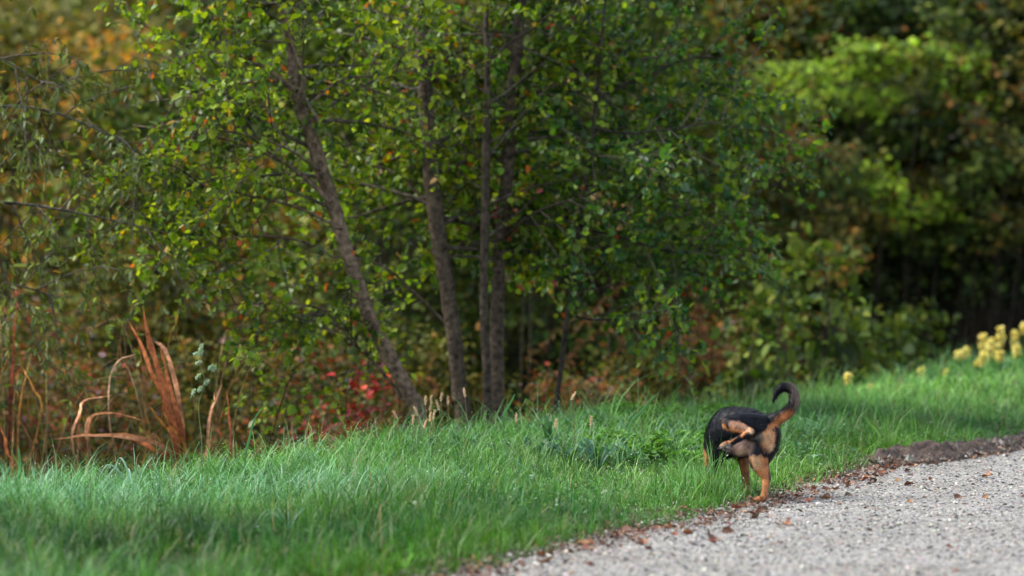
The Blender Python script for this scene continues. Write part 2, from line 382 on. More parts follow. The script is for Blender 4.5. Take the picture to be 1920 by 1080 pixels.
    band(150000, 17, 23.2, 1., 1.)
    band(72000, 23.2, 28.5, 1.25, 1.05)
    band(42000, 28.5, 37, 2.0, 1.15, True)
    # strays standing above the sward, mostly near the crest
    n = 1500; y = rs.uniform(18, 30, n); u = wid(y) * (1 - .8 * rs.random(n) ** 1.6) + .25; x = xe(y) - u
    h = rs.uniform(.18, .38, n) * np.where(rs.random(n) < .12, 1.2, .85); az = rs.random(n) * 6.28
    cb = pal([(.03, .09, .015), (.06, .12, .02)], [1, 1], n, rs); ct = pal([(.14, .24, .09), (.2, .3, .2), (.25, .2, .1)], [3, 2, .5], n, rs)
    tips.append(blades(g, x, y, ground(x, y) - .01, h, az, np.abs(rs.normal(.1, .12, n)), np.abs(rs.normal(.7, .7, n)), rs.uniform(.003, .006, n), cb, ct, 6, rs=rs))
    # broad arching dewy blades in tufts
    for k in range(340):
        yc = rs.uniform(18.5, 24.5); uc = wid(yc) * rs.uniform(.35, 1.02); xc = xe(yc) - uc; m = rs.integers(14, 34)
        x = xc + rs.normal(0, .035, m); y = yc + rs.normal(0, .035, m)
        dv = rs.random((m, 1)); ct = dv * np.array([.30, .58, .38]) + (1 - dv) * np.array([.07, .17, .05])
        cb = pal([(.025, .08, .015)], [1], m, rs)
        tips.append(blades(g, x, y, ground(x, y) - .01, rs.uniform(.13, .30, m), rs.random(m) * 6.28, rs.uniform(.05, .6, m), rs.uniform(.8, 2.6, m), rs.uniform(.004, .0085, m), cb, ct, 7, rs=rs))
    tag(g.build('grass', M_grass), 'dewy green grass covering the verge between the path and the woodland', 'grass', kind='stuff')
    # dew drops on blade tips
    T = np.concatenate(tips); T = T[(T[:, 1] > 19) & (T[:, 1] < 24.5)]; T = T[rs.choice(len(T), 4500, False)]
    o = np.array([[1, 0, 0], [0, 1, 0], [-1, 0, 0], [0, -1, 0], [0, 0, 1], [0, 0, -1]])
    tr = np.array([[0, 1, 4], [1, 2, 4], [2, 3, 4], [3, 0, 4], [1, 0, 5], [2, 1, 5], [3, 2, 5], [0, 3, 5]])
    s = rs.uniform(.0012, .0030, len(T))
    v = T[:, None] + o[None] * s[:, None, None]
    f = (tr[None] + (np.arange(len(T)) * 6)[:, None, None]).reshape(-1, 3)
    md = attr_mat('dew_surface', .05, 1.); dp = Geo().add(v.reshape(-1, 3), [f], (.8, .85, .85)).build('dew_drops', md)
    tag(dp, 'tiny glistening dew drops on the tips of the grass', 'dew', kind='stuff')
grass()

# clover and small broad leaves low in the sward
def ground_cover():
    rs = np.random.default_rng(12); g = Geo()
    n = 15000; y = rs.uniform(17, 25, n); u = wid(y) * rs.random(n); x = xe(y) - u
    p = np.stack([x, y], -1); k = (noise(p, 2.8, 7) > .35) & (u > .2); x, y = x[k], y[k]; n = len(x)
    pos = np.stack([x, y, ground(x, y) + rs.uniform(.02, .10, n)], -1); a = rs.random(n) * 6.28
    d = np.stack([np.cos(a), np.sin(a), rs.normal(0, .3, n)], -1)
    leaves(g, pos, d, np.array([0, 0, 1.]) + rs.normal(0, .25, (n, 3)), rs.uniform(.015, .035, n), pal([(.03, .10, .015), (.07, .15, .03), (.12, .22, .12)], [3, 2, 1], n, rs))
    tag(g.build('ground_cover', M_grass), 'low clover and small broad leaves among the grass', 'ground cover', kind='stuff')
ground_cover()

# ------------------------------------------------------------------ trees
ALDER = [(.090, .160, .010), (.165, .235, .012), (.045, .095, .014), (.23, .29, .018), (.30, .18, .015), (.30, .07, .010)]
ALW = [5, 4, 3, 1.6, .35, .22]
COOL = [(.040, .110, .022), (.080, .155, .015), (.13, .20, .014), (.020, .066, .022), (.15, .22, .016), (.26, .035, .02)]
CWT = [4, 4, 2.5, 3, .8, .12]
def rand_perp(d, rs):
    r = unit(rs.normal(size=3)); r = r - d * np.dot(r, d); return unit(r)
def grow(gt, gl, start, d, L, r, rs, cols, cw, leaf, dens=1., lwid=1., droop=.25, zmin=None):
    """a secondary branch with twigs and leaves"""
    n = 7; P = [start]; dd = unit(d)
    for k in range(n - 1):
        dd = unit(dd + rs.normal(0, .10, 3) + np.array([0, 0, -droop * .12 * k / 3])); P.append(P[-1] + dd * L / (n - 1))
    P = np.array(P); tube(gt, P, np.linspace(r, .003, n), (.055, .045, .035), 5)
    nt_ = max(4, int(L / .075)); pos = []; dirs = []
    for k in range(nt_):
        s = .18 + .82 * (k + rs.random()) / nt_; f = s * (n - 1); i = min(int(f), n - 2); b = P[i] + (P[i + 1] - P[i]) * (f - i)
        ax = unit(P[i + 1] - P[i]); td = unit(ax * rs.uniform(.2, .9) + rand_perp(ax, rs) * rs.uniform(.6, 1.) + np.array([0, 0, rs.uniform(-.35, .2)]))
        tl = rs.uniform(.12, .36) * (1.25 - .5 * s)
        e1 = b + td * tl * .5; e2 = e1 + unit(td + np.array([0, 0, -droop])) * tl * .5
        tube(gt, [b, e1, e2], [.0035, .0025, .0012], (.06, .05, .03), 3)
        m = max(3, int(tl / .028 * dens)); tt = rs.random(m)[:, None]
        q = np.where(tt < .5, b + (e1 - b) * tt * 2, e1 + (e2 - e1) * (tt * 2 - 1))
        pos.append(q); dirs.append(np.repeat(td[None], m, 0))
    pos = np.concatenate(pos); dirs = np.concatenate(dirs); m = len(pos)
    ld = unit(dirs * .6 + rs.normal(0, .7, (m, 3)) + np.array([0, 0, -droop * 1.2]))
    up = unit(np.array([0, 0, 1.]) + rs.normal(0, .5, (m, 3)))
    bj = np.exp(rs.normal(0, .12))
    leaves(gl, pos, ld, up, leaf * np.exp(rs.normal(0, .22, m)), pal(cols, cw, m, rs) * bj, lwid)
    return P

def tree(name, label, cat, pix, D, limbs, top, nsec, seed, cols, cw, leaf=.05, lwid=1., lean=(0, 0), spread=1.2, lowz=.5,
         bark=(.10, .082, .062), droop=.3, group=None, dens=1., bias=(0, 0)):
    rs = np.random.default_rng(seed)
    pts = [at(px, py, D + dz) for (px, py, wpx, dz) in pix]; rad = [(min(wpx, 36) if wpx > 17 else wpx * .8) / FPX * D * .41 for (_, _, wpx, _) in pix]
    base = pts[0].copy(); base[2] = gz(base[0], base[1]) - .05
    first = pts[0] + (pts[0] - pts[1]) * .12
    if base[2] < pts[0][2] - .1: pts = [np.array([base[0] + (pts[0][0] - pts[1][0]) * .4, base[1], base[2]])] + pts; rad = [rad[0] * 1.35] + rad
    # on above the frame
    last = pts[-1]; d = unit(pts[-1] - pts[-2]); k = 0
    while pts[-1][2] < top:
        d = unit(d + np.array([rs.normal(0, .12) + lean[0], rs.normal(0, .12) + lean[1], .25])); pts.append(pts[-1] + d * .5); rad.append(max(rad[-1] * .84, .008))
    C = curve(pts, len(pts) * 5); ri = np.interp(np.linspace(0, len(rad) - 1, len(C)), range(len(rad)), rad)
    root = empty(name, tuple(C[0])); tag(root, label, cat, group)
    O = C[0]
    g = Geo(); tube(g, C - O, ri, np.array(bark)[None] * np.exp(rs.normal(0, .12, (len(C), 1))), 12, .05, rs); g.build('trunk', M_bark, root)
    gt, gl = Geo(), Geo(); origins = []
    for lp in limbs:
        dd = lp[0]; P = np.array([at(px, py, D - dz * .8) for (px, py, dz) in lp[1]]); P = curve(P, 14)
        g = Geo(); tube(g, P - O, np.linspace(dd / FPX * D * .4, .004, 14), np.array(bark) * .75, 7, .05, rs); g.build('branch', M_bark, root)
        for s in np.arange(.38, 1.0, .075):
            i = int(s * 13); ax = unit(P[min(i + 1, 13)] - P[i]) if i < 13 else unit(P[13] - P[12])
            origins.append((P[i], unit(ax * .5 + rand_perp(ax, rs)), rs.uniform(.45, .95), .006))
    zz = C[:, 2]; ok = np.where(zz > lowz)[0]
    for k in range(nsec):
        i = ok[int(len(ok) * (k + rs.random()) / nsec)]; a = rs.random() * 6.28
        dv = np.array([math.cos(a) + bias[0], math.sin(a) * .8 + bias[1], rs.uniform(-.15, .65)])
        hfrac = (zz[i] - lowz) / max(top - lowz, .1); L = spread * rs.uniform(.45, 1.15) * (1 - .5 * hfrac)
        origins.append((C[i], unit(dv), L, max(.006, min(ri[i] * .35, .018))))
    for (p0, dv, L, r) in origins: grow(gt, gl, p0 - O, dv, L, r, rs, cols, cw, leaf, dens, lwid, droop)
    gt.build('twig', M_bark, root); gl.build('crown', M_leaf, root)
    return root

GR = 'alder trees in the clump behind the verge'
tree('alder_tree', 'leaning tree with pale grey bark bending to the left, in front of the clump', 'tree',
     [(785, 785, 46, 0), (768, 740, 42, 0), (728, 665, 37, 0), (692, 590, 33, .02), (655, 485, 33, .05), (628, 395, 32, .1), (597, 300, 32, .1), (570, 215, 33, .1), (552, 150, 30, .1), (540, 70, 17, .1)],
     24.6, [(12, [(556, 170, .1), (500, 130, 0), (455, 112, -.1), (390, 95, -.3), (330, 110, -.4)]),
            (10, [(560, 185, .1), (520, 150, 0), (440, 160, -.2), (360, 180, -.3), (280, 190, -.4)]),
            (13, [(620, 380, .1), (575, 335, 0), (520, 298, -.2), (450, 268, -.3), (370, 250, -.4), (250, 235, -.6)]),
            (8, [(600, 320, .1), (540, 280, .3), (470, 255, .4), (380, 240, .5)]),
            (8, [(640, 430, .1), (560, 390, -.1), (460, 365, -.2), (360, 345, -.3), (270, 325, -.4)]),
            (7, [(660, 500, .1), (560, 450, -.2), (440, 445, -.3), (350, 475, -.4), (240, 480, -.6)]),
            (7, [(700, 610, 0), (640, 590, -.2), (560, 570, -.3), (470, 570, -.4), (400, 575, -.5)]),
            (14, [(560, 190, .1), (570, 140, .2), (548, 80, .1), (530, 10, .1), (500, -80, 0)]),
            (10, [(765, 760, 0), (710, 690, -.15), (650, 630, -.2), (600, 570, -.3)]),
            (7, [(575, 200, .1), (640, 150, -.1), (720, 140, -.2), (790, 120, -.3)])],
     5.2, 34, 101, ALDER, ALW, .048, 1., (-.12, -.02), 1.15, 1.5, (.085, .060, .040), group=GR, bias=(-.35, .5))
tree('alder_tree', 'straight trunk with brown lit side, second from the left in the clump', 'tree',
     [(868, 790, 46, 0), (862, 740, 42, 0), (852, 640, 38, 0), (838, 540, 38, 0), (822, 440, 38, 0), (810, 340, 38, 0), (802, 240, 36, 0), (795, 130, 32, 0), (788, 20, 28, 0)],
     25.7, [(9, [(850, 620, 0), (790, 560, -.3), (720, 500, -.5), (650, 480, -.8)]),
            (8, [(815, 400, 0), (750, 330, -.3), (680, 300, -.5), (640, 250, -.7)]),
            (7, [(830, 500, 0), (880, 440, -.3), (930, 400, -.5), (1000, 380, -.7)])],
     6.2, 62, 102, ALDER, ALW, .048, 1., (-.03, 0), 1.35, 1.2, (.050, .037, .026), group=GR, bias=(0, .95))
tree('alder_tree', 'thin dark upright trunk beside the thicker forked one, mid clump', 'tree',
     [(914, 790, 22, 0), (913, 700, 21, 0), (908, 600, 21, 0), (908, 500, 20, 0), (910, 400, 19, 0), (912, 250, 18, 0), (914, 130, 16, 0), (912, 10, 14, 0)],
     25.6, [(9, [(915, 115, 0), (950, 85, -.1), (1000, 55, -.2), (1050, 20, -.3)]),
            (6, [(910, 330, 0), (880, 280, -.2), (840, 250, -.5)])],
     5.6, 46, 103, ALDER, ALW, .048, 1., (0, 0), 1.15, 1.1, (.036, .028, .020), group=GR, bias=(0, .95))
tree('alder_tree', 'stout trunk tilting right towards its top, mid clump', 'tree',
     [(930, 790, 38, 0), (932, 700, 34, 0), (932, 600, 32, 0), (936, 490, 30, 0), (944, 400, 30, 0), (952, 300, 30, 0), (962, 180, 30, 0), (970, 90, 26, 0), (976, 0, 24, 0)],
     25.9, [(8, [(940, 450, 0), (1000, 400, .3), (1080, 370, .4), (1150, 330, .3)]),
            (8, [(960, 220, 0), (1020, 180, -.3), (1090, 170, -.5), (1180, 160, -.6)])],
     6.4, 64, 104, COOL, CWT, .048, 1., (.03, 0), 1.45, 1.2, (.050, .037, .026), group=GR, bias=(.3, .9))
tree('alder_tree', 'slender dark sapling trunk standing apart at the right of the clump', 'tree',
     [(1040, 790, 16, 0), (1052, 690, 15, 0), (1064, 590, 14, 0), (1074, 500, 12, 0), (1090, 400, 11, 0), (1105, 300, 10, 0), (1116, 200, 9, 0), (1126, 100, 8, 0), (1134, 10, 7, 0)],
     25.8, [(8, [(1117, 185, 0), (1160, 165, -.2), (1220, 140, -.3), (1290, 110, -.4), (1370, 110, -.5)]),
            (8, [(1072, 540, 0), (1110, 520, -.2), (1160, 460, -.3), (1220, 420, -.3), (1330, 400, -.4), (1450, 400, -.4)]),
            (7, [(1095, 370, 0), (1160, 340, -.2), (1260, 330, -.3), (1380, 330, -.4), (1480, 360, -.5)]),
            (7, [(1085, 430, 0), (1150, 440, .2), (1250, 470, .3), (1350, 470, .3)]),
            (7, [(1112, 240, 0), (1180, 250, .2), (1270, 240, .3), (1380, 220, .3)]),
            (6, [(1065, 590, 0), (1120, 600, .2), (1200, 590, .3), (1280, 560, .3)])],
     5.0, 50, 105, COOL, CWT, .048, 1., (.06, 0), 1.35, .9, (.026, .021, .017), group=GR, bias=(.4, .3))
WILLOW = [(.10, .13, .04), (.17, .22, .10), (.07, .10, .02), (.24, .14, .03)]
tree('willow_tree', 'willow at the left edge with narrow drooping olive leaves', 'tree',
     [(-330, 900, 60, 0), (-300, 600, 50, 0), (-250, 300, 40, 0), (-200, 0, 30, 0)],
     24.2, [(14, [(-280, 500, 0), (-150, 400, -.2), (0, 380, -.3), (150, 400, -.4), (330, 440, -.5)]),
            (12, [(-250, 300, 0), (-100, 220, -.2), (50, 200, -.3), (200, 250, -.4), (330, 330, -.5)]),
            (10, [(-300, 600, 0), (-150, 540, -.2), (0, 530, -.3), (120, 560, -.4)]),
            (10, [(-210, 60, 0), (-100, 60, -.2), (20, 120, -.3), (120, 180, -.4)])],
     5.0, 16, 106, WILLOW, [4, 1, 4, .6], .058, .45, (-.05, 0), 1.1, 1.0, (.1, .09, .07), droop=.7, dens=.75)

# ------------------------------------------------------------------ shrubs and background trees
PALS = {
 'green': ([(.040, .068, .010), (.070, .100, .014), (.020, .036, .010), (.11, .12, .02)], [4, 3, 3, 1]),
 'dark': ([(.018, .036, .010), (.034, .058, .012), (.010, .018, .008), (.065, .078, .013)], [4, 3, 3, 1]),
 'olive': ([(.065, .072, .012), (.105, .098, .017), (.025, .032, .008), (.16, .08, .018)], [4, 3, 3, 1]),
 'lime': ([(.12, .20, .012), (.19, .29, .018), (.045, .075, .010), (.15, .14, .018)], [4, 3, 3, 1]),
 'brown': ([(.15, .070, .022), (.075, .080, .016), (.18, .040, .018), (.040, .060, .022), (.16, .10, .10)], [3, 4, 1.6, 3, .8]),
 'red': ([(.15, .012, .012), (.09, .012, .016), (.22, .04, .02), (.06, .05, .018)], [4, 3, 1, 1.4]),
 'orange': ([(.36, .15, .022), (.42, .20, .04), (.15, .14, .03), (.20, .13, .025)], [2, 1.2, 5, 4]),
}
def shrub_meshes(kind, seed, Rr, H, z0, nc, per, leaf, sig=.17, lwid=1.):
    """stems + clumped foliage around the origin; gaps stay between the clumps"""
    rs = np.random.default_rng(seed); cols, cw = PALS[kind]; gl, gs = Geo(), Geo()
    for k in range(nc):
        a = rs.random() * 6.28; t = rs.random(); rr = Rr * math.sqrt(rs.uniform(.08, 1)) * (1 - .55 * max(t - .45, 0) / .55) * (.75 + .25 * min(t / .25, 1))
        c = np.array([rr * math.cos(a), rr * math.sin(a), z0 + (H - z0) * t])
        m = int(per * rs.uniform(.5, 1.4)); s = sig * rs.uniform(.6, 1.4)
        pos = c + rs.normal(0, 1, (m, 3)) * np.array([s, s, s * .6])
        out = unit(pos - np.array([0, 0, z0 + (H - z0) * .35]))
        d = unit(out * .5 + rs.normal(0, .7, (m, 3)) + np.array([0, 0, -.3])); up = unit(np.array([0, 0, 1.]) + out * .5 + rs.normal(0, .45, (m, 3)))
        leaves(gl, pos, d, up, leaf * np.exp(rs.normal(0, .25, m)), pal(cols, cw, m, rs, .22) * np.exp(rs.normal(0, .28)), lwid)
        if k % 3 == 0:
            b = np.array([rs.normal(0, .08), rs.normal(0, .08), 0]) * Rr; mid = (b + c) * .5 + rs.normal(0, .08, 3) + np.array([0, 0, .1 * H])
            tube(gs, curve([b, mid, c], 7), np.linspace(.014, .004, 7), (.028, .022, .016), 5)
    return gl.mesh('foliage', M_bgleaf), gs.mesh('stem', M_bark)
def shrub(root_name, meshes, label, cat, x, y, sc_=1., rz=0, group=None, sz=None):
    o = empty(root_name, (x, y, gz(x, y) - .03), rz); o.scale = (sc_, sc_, sc_ if sz is None else sz)
    link(bpy.data.objects.new('stem', meshes[1]), o); link(bpy.data.objects.new('foliage', meshes[0]), o)
    return tag(o, label, cat, group)
V = {}
for i, (k, kw) in enumerate({
    'low_brown': dict(kind='brown', Rr=.75, H=1.75, z0=.1, nc=95, per=48, leaf=.042, sig=.12),
    'low_brown_b': dict(kind='brown', Rr=.85, H=1.5, z0=.05, nc=95, per=48, leaf=.038, sig=.12),
    'low_olive': dict(kind='olive', Rr=.8, H=1.7, z0=.1, nc=90, per=48, leaf=.05, sig=.13),
    'red': dict(kind='red', Rr=.42, H=1.5, z0=.45, nc=36, per=45, leaf=.045, sig=.11),
    'green': dict(kind='green', Rr=1.2, H=3.6, z0=.2, nc=130, per=60, leaf=.068, sig=.2),
    'green_b': dict(kind='green', Rr=1.3, H=5.0, z0=.4, nc=170, per=60, leaf=.07, sig=.2),
    'olive': dict(kind='olive', Rr=1.3, H=4.8, z0=.2, nc=160, per=60, leaf=.07, sig=.2),
    'orange': dict(kind='orange', Rr=1.1, H=3.2, z0=1.2, nc=60, per=60, leaf=.07, sig=.2),
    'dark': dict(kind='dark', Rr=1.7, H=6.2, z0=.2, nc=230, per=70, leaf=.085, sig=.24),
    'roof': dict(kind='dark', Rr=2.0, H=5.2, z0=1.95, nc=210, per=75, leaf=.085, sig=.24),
    'roof_olive': dict(kind='olive', Rr=1.7, H=4.8, z0=2.2, nc=120, per=60, leaf=.08, sig=.22),
    'lime': dict(kind='lime', Rr=1.0, H=1.3, z0=.5, nc=34, per=60, leaf=.075, sig=.17),
    'herb': dict(kind='green', Rr=.35, H=.95, z0=.1, nc=34, per=26, leaf=.06, sig=.08),
}.items()): V[k] = shrub_meshes(seed=300 + i, **kw)

def place(key, root, label, cat, px, y, s=1., rz=0, group=None, sz=None):
    x = (px - 960) / FPX * y
    return shrub(root, V[key], label, cat, x, y, s, rz, group, sz)
LG = 'low autumn shrubs below the verge'; BG = 'tall shrubs of the thicket'; DG = 'dark trees at the back of the wood'
rows = [
 # key, name, label, cat, px, y, scale, rz, group
 ('low_brown', 'shrub', 'low mottled brown shrub at the far left behind the reeds', 'shrub', -60, 28.6, 1., .3, LG),
 ('low_brown_b', 'shrub', 'brown leafed low shrub right behind the tallest reed clump', 'shrub', 190, 29.4, 1.05, 1.2, LG),
 ('low_olive', 'shrub', 'olive low shrub behind the pale seed head', 'shrub', 400, 30.4, .95, 2.2, LG),
 ('low_brown', 'shrub', 'brown and mauve shrub left of the leaning trunk foot', 'shrub', 580, 28.8, .95, 4.0, LG),
 ('red', 'shrub', 'crimson leafed shrub at the foot of the leaning tree', 'shrub', 668, 26.6, 1.02, 0, None),
 ('low_olive', 'shrub', 'olive shrub showing between the second trunk and the middle pair', 'shrub', 800, 30.2, 1., .9, LG),
 ('low_brown_b', 'shrub', 'brown low shrub behind the foot of the slender sapling', 'shrub', 1090, 30.0, .95, 2.9, LG),
 ('low_olive', 'shrub', 'olive green low shrub between the sapling and the dog', 'shrub', 1240, 31.2, .9, 5.1, LG),
 ('low_brown', 'shrub', 'rusty brown shrub standing just above the dog', 'shrub', 1375, 32.6, .95, 3.6, LG),
 ('low_brown_b', 'shrub', 'second row brown shrub at the left edge of the picture', 'shrub', 20, 32.5, 1.25, 2.0, LG),
 ('low_olive', 'shrub', 'second row olive shrub above the arching reed', 'shrub', 250, 33.5, 1.3, .2, LG),
 ('low_brown_b', 'shrub', 'second row brown shrub above and right of the pale seed head', 'shrub', 470, 33.6, 1.3, 5.6, LG),
 ('olive', 'shrub', 'tall olive shrub filling the left edge', 'shrub', -40, 36.5, .95, 0, BG),
 ('orange', 'shrub', 'orange autumn shrub glowing in the upper left corner', 'shrub', 130, 39.5, 1.35, 1.0, BG),
 ('green', 'shrub', 'green shrub behind the crown of the leaning tree', 'shrub', 300, 35.5, 1.1, 2.0, BG),
 ('orange', 'shrub', 'orange shrub glimpsed behind the branches of the leaning tree', 'shrub', 450, 38.5, 1., 3.0, BG),
 ('green_b', 'shrub', 'tall green shrub between the leaning trunk and the second trunk', 'shrub', 690, 34.6, .95, 1.1, BG),
 ('olive', 'shrub', 'tall olive shrub behind the second trunk', 'shrub', 850, 37.0, 1., 2.6, BG),
 ('green', 'shrub', 'green shrub right behind the middle pair of trunks', 'shrub', 1010, 34.8, 1.05, 4.2, BG),
 ('green_b', 'shrub', 'tall green shrub behind the slender sapling', 'shrub', 1170, 36.0, 1., 5.2, BG),
 ('olive', 'shrub', 'dull olive shrub above the rusty one near the dog', 'shrub', 1340, 37.8, .8, .5, BG),
 ('olive', 'shrub', 'olive shrub at the left rim of the dark hollow', 'shrub', 1400, 38.6, .6, 3.9, BG),
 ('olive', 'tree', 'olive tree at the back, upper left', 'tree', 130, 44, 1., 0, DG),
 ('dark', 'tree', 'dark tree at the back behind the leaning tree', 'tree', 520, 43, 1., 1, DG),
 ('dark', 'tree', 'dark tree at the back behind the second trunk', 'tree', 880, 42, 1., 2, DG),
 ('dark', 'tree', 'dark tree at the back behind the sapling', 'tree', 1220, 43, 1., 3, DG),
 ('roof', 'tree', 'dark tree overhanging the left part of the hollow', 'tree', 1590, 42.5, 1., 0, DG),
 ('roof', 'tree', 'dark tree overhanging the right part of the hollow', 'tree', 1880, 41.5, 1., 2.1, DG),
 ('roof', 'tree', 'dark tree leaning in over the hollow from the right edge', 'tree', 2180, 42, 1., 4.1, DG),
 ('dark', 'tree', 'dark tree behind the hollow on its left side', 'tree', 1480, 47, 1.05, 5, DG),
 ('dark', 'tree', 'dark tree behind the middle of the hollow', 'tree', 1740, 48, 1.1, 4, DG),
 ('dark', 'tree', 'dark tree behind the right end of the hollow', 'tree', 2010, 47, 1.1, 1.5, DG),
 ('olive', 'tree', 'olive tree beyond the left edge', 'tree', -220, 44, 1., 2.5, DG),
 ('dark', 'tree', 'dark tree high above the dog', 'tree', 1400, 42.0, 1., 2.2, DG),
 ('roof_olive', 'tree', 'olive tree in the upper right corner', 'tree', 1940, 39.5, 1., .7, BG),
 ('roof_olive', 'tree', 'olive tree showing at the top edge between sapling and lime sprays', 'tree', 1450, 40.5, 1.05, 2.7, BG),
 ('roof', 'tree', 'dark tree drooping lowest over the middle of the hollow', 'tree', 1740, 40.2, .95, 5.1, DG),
]
for r in rows: place(*r)
# bright sprays on the right thicket: leafy climbers hanging in the dark trees
def spray(px, py, y, w_, h_, n, kind, label, seed, leaf=.07):
    rs = np.random.default_rng(seed); cols, cw = PALS[kind]; c = at(px, py, y); g, gs = Geo(), Geo()
    ex, ez = w_ / FPX * y * .5, h_ / FPX * y * .5
    root = empty('climber', tuple(c)); tag(root, label, 'climbing plant', 'leafy climbers hanging in the thicket')
    nb = max(4, n // 70)
    for k in range(nb):
        t = -1 + 2 * (k + .5) / nb; o = np.array([t * ex, rs.normal(0, .15), rs.uniform(-1, 1) * ez * .7]); m = n // nb
        pos = o + rs.normal(0, 1, (m, 3)) * np.array([ex / nb * 1.6 + .03, .14, ez * .42])
        d = unit(rs.normal(0, .6, (m, 3)) + np.array([0, -.3, -.6])); up = unit(np.array([0, -.6, 1.]) + rs.normal(0, .4, (m, 3)))
        leaves(g, pos, d, up, leaf * np.exp(rs.normal(0, .25, m)), pal(cols, cw, m, rs, .2))
        if k: tube(gs, curve([last, (last + o) / 2 + np.array([0, 0, .05]), o], 5), [.006] * 5, (.07, .06, .03), 4)
        last = o
    tube(gs, curve([last, last * .5 + np.array([0, .3, -.8]), np.array([0, .5, gz(c[0], c[1] + .5) - c[2]])], 8), [.008] * 8, (.03, .025, .016), 5)
    gs.build('vine', M_bark, root); g.build('foliage', M_bgleaf, root)
for a in [
 (1690, 100, 38.0, 150, 44, 420, 'lime', 'bright lime spray, the brightest, at the top of the right thicket', 1),
 (1600, 110, 38.2, 110, 60, 300, 'lime', 'lime spray left of the brightest one at the top right', 2),
 (1490, 125, 37.6, 110, 50, 240, 'lime', 'small lime spray left of centre in the top right thicket', 3),
 (1570, 175, 38.4, 140, 70, 340, 'lime', 'yellow green spray just below the upper row of sprays', 4),
 (1410, 185, 36.5, 190, 80, 420, 'lime', 'broad lime spray right of the sapling crown', 5),
 (1815, 105, 38.6, 60, 50, 130, 'lime', 'little lime spray near the upper right corner', 6),
 (1800, 165, 38.6, 90, 90, 220, 'lime', 'hanging green spray under the little corner spray', 7),
 (1800, 55, 39.0, 90, 60, 180, 'green', 'mid green spray touching the top edge at the right', 8),
 (1640, 330, 38.0, 60, 90, 160, 'lime', 'narrow green spray above the dark hollow', 9),
 (1740, 385, 38.2, 100, 60, 200, 'lime', 'green spray on the upper lip of the dark hollow', 10),
 (1855, 330, 38.0, 120, 120, 320, 'green', 'large green spray at the right edge above the hollow', 11),
 (1870, 270, 38.0, 70, 70, 150, 'olive', 'olive spray above the large green one at the right edge', 12),
 (1825, 530, 39.0, 60, 90, 90, 'green', 'green spray hanging inside the right part of the hollow', 13),
 (1490, 260, 36.6, 70, 40, 120, 'orange', 'orange pink spray right of the sapling crown', 14),
 (1450, 230, 36.8, 90, 40, 120, 'brown', 'pinkish brown spray below the broad lime one', 15),
 (1830, 240, 38.2, 40, 100, 120, 'brown', 'rusty brown hanging spray near the right edge', 16),
 (1570, 480, 36.0, 60, 80, 120, 'orange', 'pale tan dry spray at the left rim of the hollow', 17),
 (1540, 280, 37.0, 110, 60, 200, 'olive', 'olive spray left of the pale dry one, higher up', 18),
 (1130, 395, 31.5, 90, 60, 160, 'brown', 'tan brown spray right of the sapling trunk', 19),
 (985, 395, 31.0, 60, 80, 130, 'red', 'deep red spray between the stout trunk and the sapling', 21),
 (970, 500, 31.0, 40, 50, 60, 'red', 'smaller deep red spray low beside the stout trunk', 22),
 (1620, 400, 38.4, 110, 90, 260, 'olive', 'olive spray at the upper left of the dark hollow', 23),
 (1680, 430, 38.6, 100, 60, 200, 'green', 'dim green spray hanging low in the middle of the thicket', 24),
 (1800, 420, 38.4, 120, 80, 260, 'green', 'dim green spray over the right part of the hollow', 25),
 (1560, 330, 37.8, 130, 110, 340, 'green', 'dim green mass left of the narrow lime spray', 26),
 (1710, 320, 38.6, 130, 100, 320, 'olive', 'olive mass right of the narrow lime spray', 27),
 (1890, 430, 38.2, 90, 110, 240, 'olive', 'olive spray at the right edge just over the hollow', 28),
 (1540, 440, 37.4, 110, 110, 280, 'olive', 'olive mass beside the pale dry spray', 29),
 (1650, 200, 38.8, 160, 90, 360, 'green', 'dim green mass under the lime sprays', 30),
 (1850, 200, 38.9, 120, 80, 260, 'green', 'dim green mass between the corner sprays', 31),
 (1640, 520, 39.4, 60, 110, 90, 'green', 'sparse green spray trailing into the left of the hollow', 32),
 (1700, 250, 39.0, 120, 80, 260, 'green', 'green spray in the middle of the right thicket', 20)]: spray(*a)
# fresh green herbs beyond the crest near the dog
for k, (px, y, s, lb) in enumerate([
 (1450, 30.5, 1., 'green leafy herb right above the tail of the dog'), (1530, 31.5, 1.15, 'green leafy herb between the tail and the first yellow flower'),
 (1600, 33.5, 1., 'green leafy herb behind the lowest yellow flower'), (1660, 34.5, .9, 'green leafy herb at the foot of the dark hollow'),
 (1400, 31.0, .8, 'small leafy herb left of the dog tail'), (1340, 30.2, .7, 'smallest leafy herb above the back of the dog'),
 (1730, 35.5, .85, 'leafy herb in front of the hollow, rightmost of the herbs')]):
    place('herb', 'herb', lb, 'plant', px, y, s * 1.15, k * 1.1, 'leafy herbs beyond the grass crest', s * 1.6)
